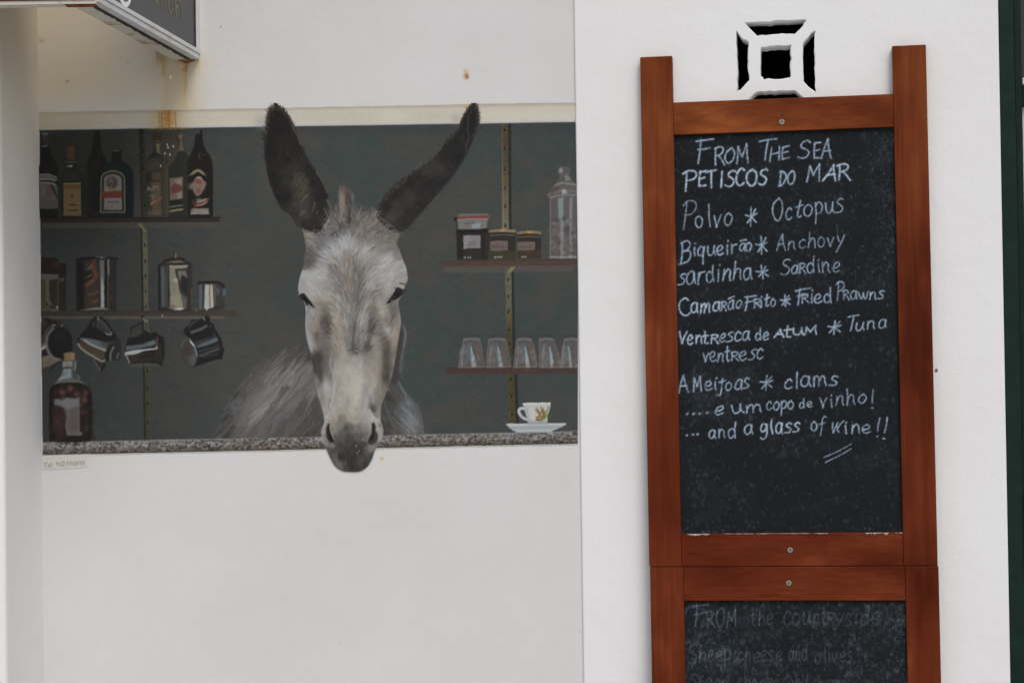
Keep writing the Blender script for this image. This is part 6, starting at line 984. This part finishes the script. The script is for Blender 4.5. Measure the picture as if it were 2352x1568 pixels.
# flat roof slab and rear of the house
boxes('roof', Frame((0, 0, 0), (1, 0, 0), (0, 0, 1), (0, -1, 0)), [(XL - 2.2, 3.6, HT, HT + .18, -4, .345)], m_wall, house, 0)
boxes('wall', Frame((0, 0, 0), (1, 0, 0), (0, 0, 1), (0, -1, 0)), [(XL - 2.2, 3.6, 0, HT, -4, -3.85)], m_wall, house, 0, 'rear wall of the house')
# breeze block: one slab pierced by five openings
def V_(*p): return RF.uv(*np.array(v('V', *p)).T)
rngv = np.random.RandomState(4)
def rough(p, n, amp):
    p = np.asarray(p, float); out = []
    for k in range(len(p)):
        a, b = p[k], p[(k + 1) % len(p)]; m_ = max(2, int(np.linalg.norm(b - a) / .009))
        for i in range(m_):
            q = a + (b - a) * i / m_; out.append(q + rngv.normal(0, amp, 2))
    return np.array(out)
holes = []
for pl in ((385, 140, 900, 118, 1462, 92, 1440, 135, 1345, 245, 1265, 330, 605, 362, 490, 265), (228, 285, 350, 430, 455, 505, 425, 690, 440, 980, 462, 1150, 300, 1320, 250, 1362, 246, 800), (1622, 275, 1600, 800, 1640, 1365, 1500, 1270, 1412, 1165, 1412, 800, 1405, 520, 1500, 400),
           (672, 575, 900, 562, 1185, 548, 1190, 700, 1185, 1080, 1150, 1115, 900, 1140, 720, 1132, 664, 1085, 655, 800), (585, 1368, 900, 1362, 1245, 1340, 1370, 1440, 1470, 1520, 430, 1555, 470, 1490)):
    a, b = V_(*pl); p = np.c_[a, b]
    if np.sum(p[:, 0] * np.roll(p[:, 1], -1) - np.roll(p[:, 0], -1) * p[:, 1]) < 0: p = p[::-1]
    holes.append(rough(p, 0, .0009))
outer = np.array([(h0, g0), (h1, g0), (h1, g1), (h0, g1)])
bm = bmesh.new(); TH = .06
def loop(p, c): return [bm.verts.new(RF(x, z, c)) for x, z in p]
def wallring(a, b):
    for i in range(len(a)): bm.faces.new((a[i], a[(i + 1) % len(a)], b[(i + 1) % len(a)], b[i]))
rings = [[Vector((x, z, 0)) for x, z in outer]]; fr = [loop(outer, 0.)]; bk = [loop(outer, -TH)]
for p in holes:
    c = p.mean(0); big = p + (p - c) / (np.linalg.norm(p - c, axis=1)[:, None]) * .0022
    f0, f1, f2 = loop(big, 0.), loop(p, -.0025), loop(p, -TH); wallring(f0, f1); wallring(f1, f2); rings.append([Vector((x, z, 0)) for x, z in big]); fr.append(f0); bk.append(f2)
flat = sum(fr, [])
for tri in geometry.tessellate_polygon(rings):
    try: bm.faces.new([flat[i] for i in tri])
    except ValueError: pass
vent = from_bm('vent_block', bm, m_wall, house, 'square breeze block vent with five openings')
boxes('dark_vent_box', RF, [(h0 - .01, h1 + .01, g0 - .01, g1 + .01, -.36, -.34), (h0 - .02, h0 - .002, g0 - .01, g1 + .01, -.34, -.064), (h1 + .002, h1 + .02, g0 - .01, g1 + .01, -.34, -.064), (h0 - .01, h1 + .01, g0 - .02, g0 - .002, -.34, -.064), (h0 - .01, h1 + .01, g1 + .002, g1 + .02, -.34, -.064)], m_black, vent, 0)  # black box added behind the openings to keep them dark
# door
J0, J1, J2 = DU, DU + .034, DU + .052
zt = lambda w: float(RF.uv([2345], [w])[1][0])
door = boxes('door', RF, [(J1 + .002, J2, .03, 2.70, -.075, -.035), (J2, J2 + .9, zt(240), zt(190), -.07, -.037), (J2, J2 + .9, zt(1470), zt(1160), -.07, -.037), (J2, J2 + .9, .03, .25, -.07, -.037), (J2, J2 + .9, 2.6, 2.70, -.07, -.037), (J2 + .9, J2 + .96, .03, 2.70, -.075, -.035)], m_green, house, .002, 'dark green glazed door')
boxes('door_frame', RF, [(J0 + .001, J1, 0, 2.745, -.10, -.006), (J2 + .962, J2 + 1.0, 0, 2.745, -.10, -.006), (J1, J2 + .962, 2.705, 2.745, -.10, -.008)], m_green, house, .002)
boxes('door_pane', RF, [(J2 - .004, J2 + .905, zt(1160) - .01, zt(240) + .01, -.058, -.052)], m_pane, door, 0); boxes('door_pane', RF, [(J2 - .004, J2 + .905, zt(190) - .01, 2.61, -.058, -.052)], m_paned, door, 0); boxes('door_pane', RF, [(J2 - .004, J2 + .905, .24, zt(1470) + .01, -.058, -.052)], m_pane, door, 0)
boxes('glazing_bead', RF, [(J2 + .001, J2 + .9, zt(190), zt(174), -.052, -.036)], m_frame, door, .002)
bm = bmesh.new(); kc = RF(J2 + .012, zt(1147), -.02); bmesh.ops.create_uvsphere(bm, u_segments=20, v_segments=12, radius=.019); bmesh.ops.translate(bm, verts=bm.verts[:], vec=kc); from_bm('door_knob', bm, m_pane, door)
boxes('door_knob_stem', RF, [(J2 + .006, J2 + .018, zt(1147) - .006, zt(1147) + .006, -.04, -.02)], m_pane, door, .002)
# small fixings in the walls
def plug(F, u, w, r, c, m, label):
    a, b = F.uv([u], [w]); bm = bmesh.new(); bmesh.ops.create_uvsphere(bm, u_segments=14, v_segments=8, radius=r)
    for p in bm.verts: p.co.y *= .45; p.co.z *= 1.15
    bmesh.ops.translate(bm, verts=bm.verts[:], vec=F(float(a[0]), float(b[0]), c)); from_bm('wall_plug', bm, m, house, label)
MF = Frame((0, 0, 0), (1, 0, 0), (0, 0, 1), (0, -1, 0))
plug(RF, 2151, 850, .0036, .0006, m_crumb, 'grey brown crumb stuck on the wall beside the chalkboard'); plug(MF, 391, 178, .004, .0005, m_wall, 'white wall plug below the sign')
# ---------------------------------------------------------------- painted surfaces -> flat meshes, one per painted item
def lay_out(P, F, off, material, root_name, root, gain, ids=None):
    gx, gy = np.meshgrid(P.X, P.Y); co = on_plane(gx, gy, F.o + F.n * off, F.n).reshape(-1, 3); colr = np.clip(lin(P.col) * gain, 0, .9).reshape(-1, 3)
    idq = P.id[:-1, :-1]; jj, ii = np.meshgrid(np.arange(P.H - 1), np.arange(P.W - 1), indexing='ij'); objs = {0: root}
    for k in range(1, len(P.items)):
        m = idq == k
        if m.sum() < 3: print('empty item', P.items[k]); continue
        a = (jj[m] * P.W + ii[m]).ravel(); f = np.stack([a + P.W, a + P.W + 1, a + 1, a], 1)
        uq, inv = np.unique(f, return_inverse=True); nm, par, lab = P.items[k]
        objs[k] = mesh(nm, co[uq], inv.reshape(f.shape), material, objs.get(par, root), colr[uq], False, lab)
    return objs
mc = on_plane(np.array(700.), np.array(1016.), np.zeros(3), WALL_N)
mural = thing('wall_mural', 'mural of a grey donkey leaning over a bar counter, painted on the white wall', 'mural', tuple(mc))
lay_out(paint_mural(1.4), MF, .0012, m_mural, 'mural', mural, PAINT_GAIN)
# ---------------------------------------------------------------- two framed chalkboards hung one below the other
LEAN, TURN = R_(1.), R_(.25)
bn = RN * math.cos(LEAN) + UP * math.sin(LEAN); bz0 = UP * math.cos(LEAN) - RN * math.sin(LEAN)
bx = RX * math.cos(TURN) + bz0 * math.sin(TURN); bz = bz0 * math.cos(TURN) - RX * math.sin(TURN)
wp = on_plane(np.array(1480.), np.array(874.), RF.o, RN)
BF = Frame(wp + RN * .035, bx, bz, bn)
uvm = lambda us, ws, k: float(np.mean(BF.uv(us, ws)[k]))
xL0, xR1 = uvm([1472, 1490, 1493], [130, 1302, 1450], 0), uvm([2132, 2150, 2156], [104, 1298, 1450], 0)
xL1, xR0 = uvm([1546, 1548, 1561], [160, 310, 1225], 0), uvm([2054, 2053, 2070], [140, 292, 1222], 0)
zTL, zTR = uvm([1508], [130], 1), uvm([2094], [104], 1); zT = (zTL + zTR) / 2
zr1, zr0 = uvm([1546, 2054], [236, 215], 1), uvm([1548, 2053], [309, 292], 1)
zb1, zb0 = uvm([1562, 2070], [1225, 1222], 1), uvm([1490, 2150], [1302, 1298], 1)
zl0 = uvm([1567, 2077], [1380, 1377], 1)
def screw(F, a, b, parent, c=0.):
    bm = bmesh.new(); bmesh.ops.create_circle(bm, cap_ends=True, radius=.0058, segments=20)
    ext = bmesh.ops.extrude_face_region(bm, geom=bm.faces[:]); bmesh.ops.translate(bm, verts=[e for e in ext['geom'] if isinstance(e, bmesh.types.BMVert)], vec=(0, 0, .0012))
    for p in bm.verts:
        x, y, z = p.co; p.co = Vector(F(a + x, b + y, c + z))
    n0 = len(bm.faces)
    add_box(bm, F, a - .0036, a + .0036, b - .0007, b + .0007, c + .0008, c + .0015); add_box(bm, F, a - .0007, a + .0007, b - .0036, b + .0036, c + .0008, c + .0016)
    bm.faces.ensure_lookup_table()
    for f in bm.faces[n0:]: f.material_index = 1
    return from_bm('screw', bm, [m_steel, m_slot], parent)
TK = .0225
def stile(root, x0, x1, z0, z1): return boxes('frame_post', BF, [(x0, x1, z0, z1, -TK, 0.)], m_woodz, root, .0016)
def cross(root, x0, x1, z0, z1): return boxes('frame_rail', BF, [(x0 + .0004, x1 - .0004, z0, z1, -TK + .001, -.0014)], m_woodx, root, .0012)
G = 'framed menu chalkboards on the white wall'
up = thing('menu_chalkboard', 'upper wooden framed chalkboard with the seafood menu From the Sea chalked clearly', 'chalkboard', tuple(BF((xL0 + xR1) / 2, zb0)), G)
stile(up, xL0, xL1, zb0 + .0006, zTL); stile(up, xR0, xR1, zb0 + .0006, zTR); cross(up, xL1, xR0, zr0, zr1); cross(up, xL1, xR0, zb0 + .0006, zb1)
su, sw = BF.uv([1796, 1815], [280, 1262], -.0014); r_ = screw(BF, float(su[0]), float(sw[0]), up, -.0014); screw(BF, float(su[1]), float(sw[1]), up, -.0014)
hu_, hw_ = BF.uv([1796], [264], -.0014); boxes('screw_hole', BF, [(float(hu_[0]) - .0028, float(hu_[0]) + .0028, float(hw_[0]) - .0028, float(hw_[0]) + .0028, -.004, -.0010)], m_slot, up, .001)
SLF = Frame(BF(0, 0, -.010), bx, bz, bn)
o_up = lay_out(paint_board(1536, 280, 2084, 1236, 1.4, ROWS, ROW_LABEL, 3, 0), SLF, 0., m_slate, 'slate', up, PAINT_GAIN)
low = thing('menu_chalkboard', 'lower wooden framed chalkboard with faint half erased writing From the Countryside', 'chalkboard', tuple(BF((xL0 + xR1) / 2, zb0 - 1.3)), G)
zl_end = zb0 - 1.30; shf = .0016
stile(low, xL0 + shf, xL1 + .004, zl_end, zb0 - .0006); stile(low, xR0 + .003, xR1 + shf, zl_end, zb0 - .0006); cross(low, xL1 + .004, xR0 + .003, zl0, zb0 - .0006); cross(low, xL1 + .004, xR0 + .003, zl_end + .11, zl_end + .19)
su, sw = BF.uv([1812], [1338], -.0014); screw(BF, float(su[0]), float(sw[0]), low, -.0014)
lay_out(paint_board(1552, 1366, 2096, 1610, 1.4, LOW, ['faint chalk heading From the Countryside', 'faint chalk line Sheep cheese and olives', 'faint chalk line cut by the picture edge'], 5, .06), SLF, 0., m_slate, 'slate', low, PAINT_GAIN)
boxes('slate_backing', BF, [(xL1 - .006, xR0 + .012, zl_end + .15, zl0 + .01, -.0235, -.0125)], m_dark, low, 0); boxes('slate_backing', BF, [(xL1 - .006, xR0 + .008, zb1 - .01, zr0 + .01, -.0235, -.0125)], m_dark, up, 0)
rgw = np.random.RandomState(8)
for x0, x1, h in ((.02, .09, .0016), (.135, .225, .0007), (.235, .40, .0008), (.41, .455, .0007), (.57, .64, .0018), (.66, .70, .001)):
    n = 14; xs_ = np.linspace(xL1 + x0 * .72, xL1 + x1 * .72, n)
    wv = [BF(x, zb1 - .0004, -.0009) for x in xs_] + [BF(x, zb1 - .0008 - abs(rgw.normal(0, h)), -.0009) for x in xs_]
    mesh('paint_chip', wv, [(i, i + 1, n + i + 1, n + i) for i in range(n - 1)], m_chip, up)
# ---------------------------------------------------------------- the projecting sign over the mural
Pw = on_plane(np.array(456.), np.array(137.), np.zeros(3), WALL_N)
dn = rays(np.array(221.), np.array(4.)); tz = (Pw[2] - CAM[2]) / dn[2]; Pn = CAM + dn * tz
a_ = Pn - Pw; SL = float(np.linalg.norm(a_)); a_ /= SL; sn = np.cross(a_, UP); sn = sn * (1 if sn[0] > 0 else -1)
print('sign depth', Pn, SL)
SF = Frame(Pw, a_, UP, sn); SH = .45
sign = thing('shop_sign', 'dark grey box sign with white rusty trim projecting from the wall above the mural', 'sign', tuple(Pw))
boxes('side_panel', SF, [(.004, SL - .004, .018, SH - .018, -.012, -.003)], m_signp, sign, 0)
boxes('sign_trim', SF, [(.002, SL, 0, .011, -.014, .003), (.002, SL, .0115, .021, -.012, .0055), (.002, SL, SH - .02, SH, -.014, .004), (.0, .015, .021, SH - .02, -.012, .004), (SL - .02, SL + .001, .021, SH - .02, -.012, .002)], m_frame, sign, .0012)
def wavy(z, n0, n1, x1, n, amp, F=SF, seed=2):
    rg = np.random.RandomState(seed); xs_ = np.linspace(.003, x1, n); e = n0 + np.clip(rg.normal(0, amp, n), -amp * 1.6, amp * 1.6)
    return [F(x, z, q) for x, q in zip(xs_, e)] + [F(x, z, n1) for x in xs_], [(i, i + 1, n + i + 1, n + i) for i in range(n - 1)]
boxes('sign_gap_strip', SF, [(.0152, .021, .0212, SH - .02, -.008, -.001)], m_dark, sign, 0)  # dark strip for the gap beside the end trim
vs, fs = wavy(-.0006, -.026, -.0145, SL, 60, .0016); mesh('sign_gap_strip', vs, fs, m_dark, sign)  # dark strip standing in for the shadow gap under the trim
boxes('sign_lip', SF, [(.003, SL - .01, .0, .002, -.060, -.0145)], m_lip, sign, 0); boxes('added_shade_plate', SF, [(SL - .30, SL, SH, SH + .004, -1.3, 0)], m_frame, sign, 0)  # plate on top is unseen, added and sized to shade the wall
FF = Frame(Pn, (-1, 0, 0), UP, (0, -1, 0))
boxes('front_panel', FF, [(.002, 1.25, .016, SH, -.010, 0)], m_signp, sign, 0)
boxes('sign_trim', FF, [(0, 1.25, .004, .016, -.014, .004)], m_rust, sign, .0008); boxes('sign_lip', FF, [(.0, 1.25, -.004, .0035, -.035, .0)], m_lip, sign, .0008)
boxes('rust_patch', FF, [(.002, .062, -.0052, -.0042, -.03, -.002)], m_rust, sign, 0)
bu, bw = MF.uv([366], [115]); boxes('bracket_bolt', MF, [(float(bu[0]) - .008, float(bu[0]) + .008, float(bw[0]) - .005, float(bw[0]) + .005, .0, .018)], m_rust, sign, .002)
def letters(name, polys, w, m):
    vs, fs = [], []
    for k, pl in enumerate(polys):
        u, w_ = np.array(curve(v('S', *pl), False, 6)).T; a, b = SF.uv(u, w_, -.0026); n = len(vs)
        p, f = ribbon(np.c_[a, b], w); vs += [SF(x, z, -.0024 + k * 1e-5) for x, z in p]; fs += [tuple(n + i for i in q) for q in f]
    mesh(name, vs, fs, m, sign)
letters('sign_lettering', [(1728, -60, 1755, 0, 1775, 42), (1795, 58, 1770, 0, 1748, -60), (1820, -70, 1834, 0, 1842, 92), (1858, -60, 1868, 0, 1880, 116), (1900, -60, 1908, 20, 1915, 100, 1934, 155, 1952, 100, 1948, 10, 1940, -60), (1966, 100, 1971, 185), (1975, -50, 1985, 40, 2001, 192), (1985, 10, 2012, -10, 2020, 60, 1995, 80), (2020, -60, 2038, 20, 2055, 110, 2071, 228)], .0075, m_gold)
letters('sign_lettering', [(1340, -70, 1362, -20, 1385, 20, 1420, 55, 1450, 45, 1470, 10, 1478, -30, 1476, -70)], .0105, m_white)
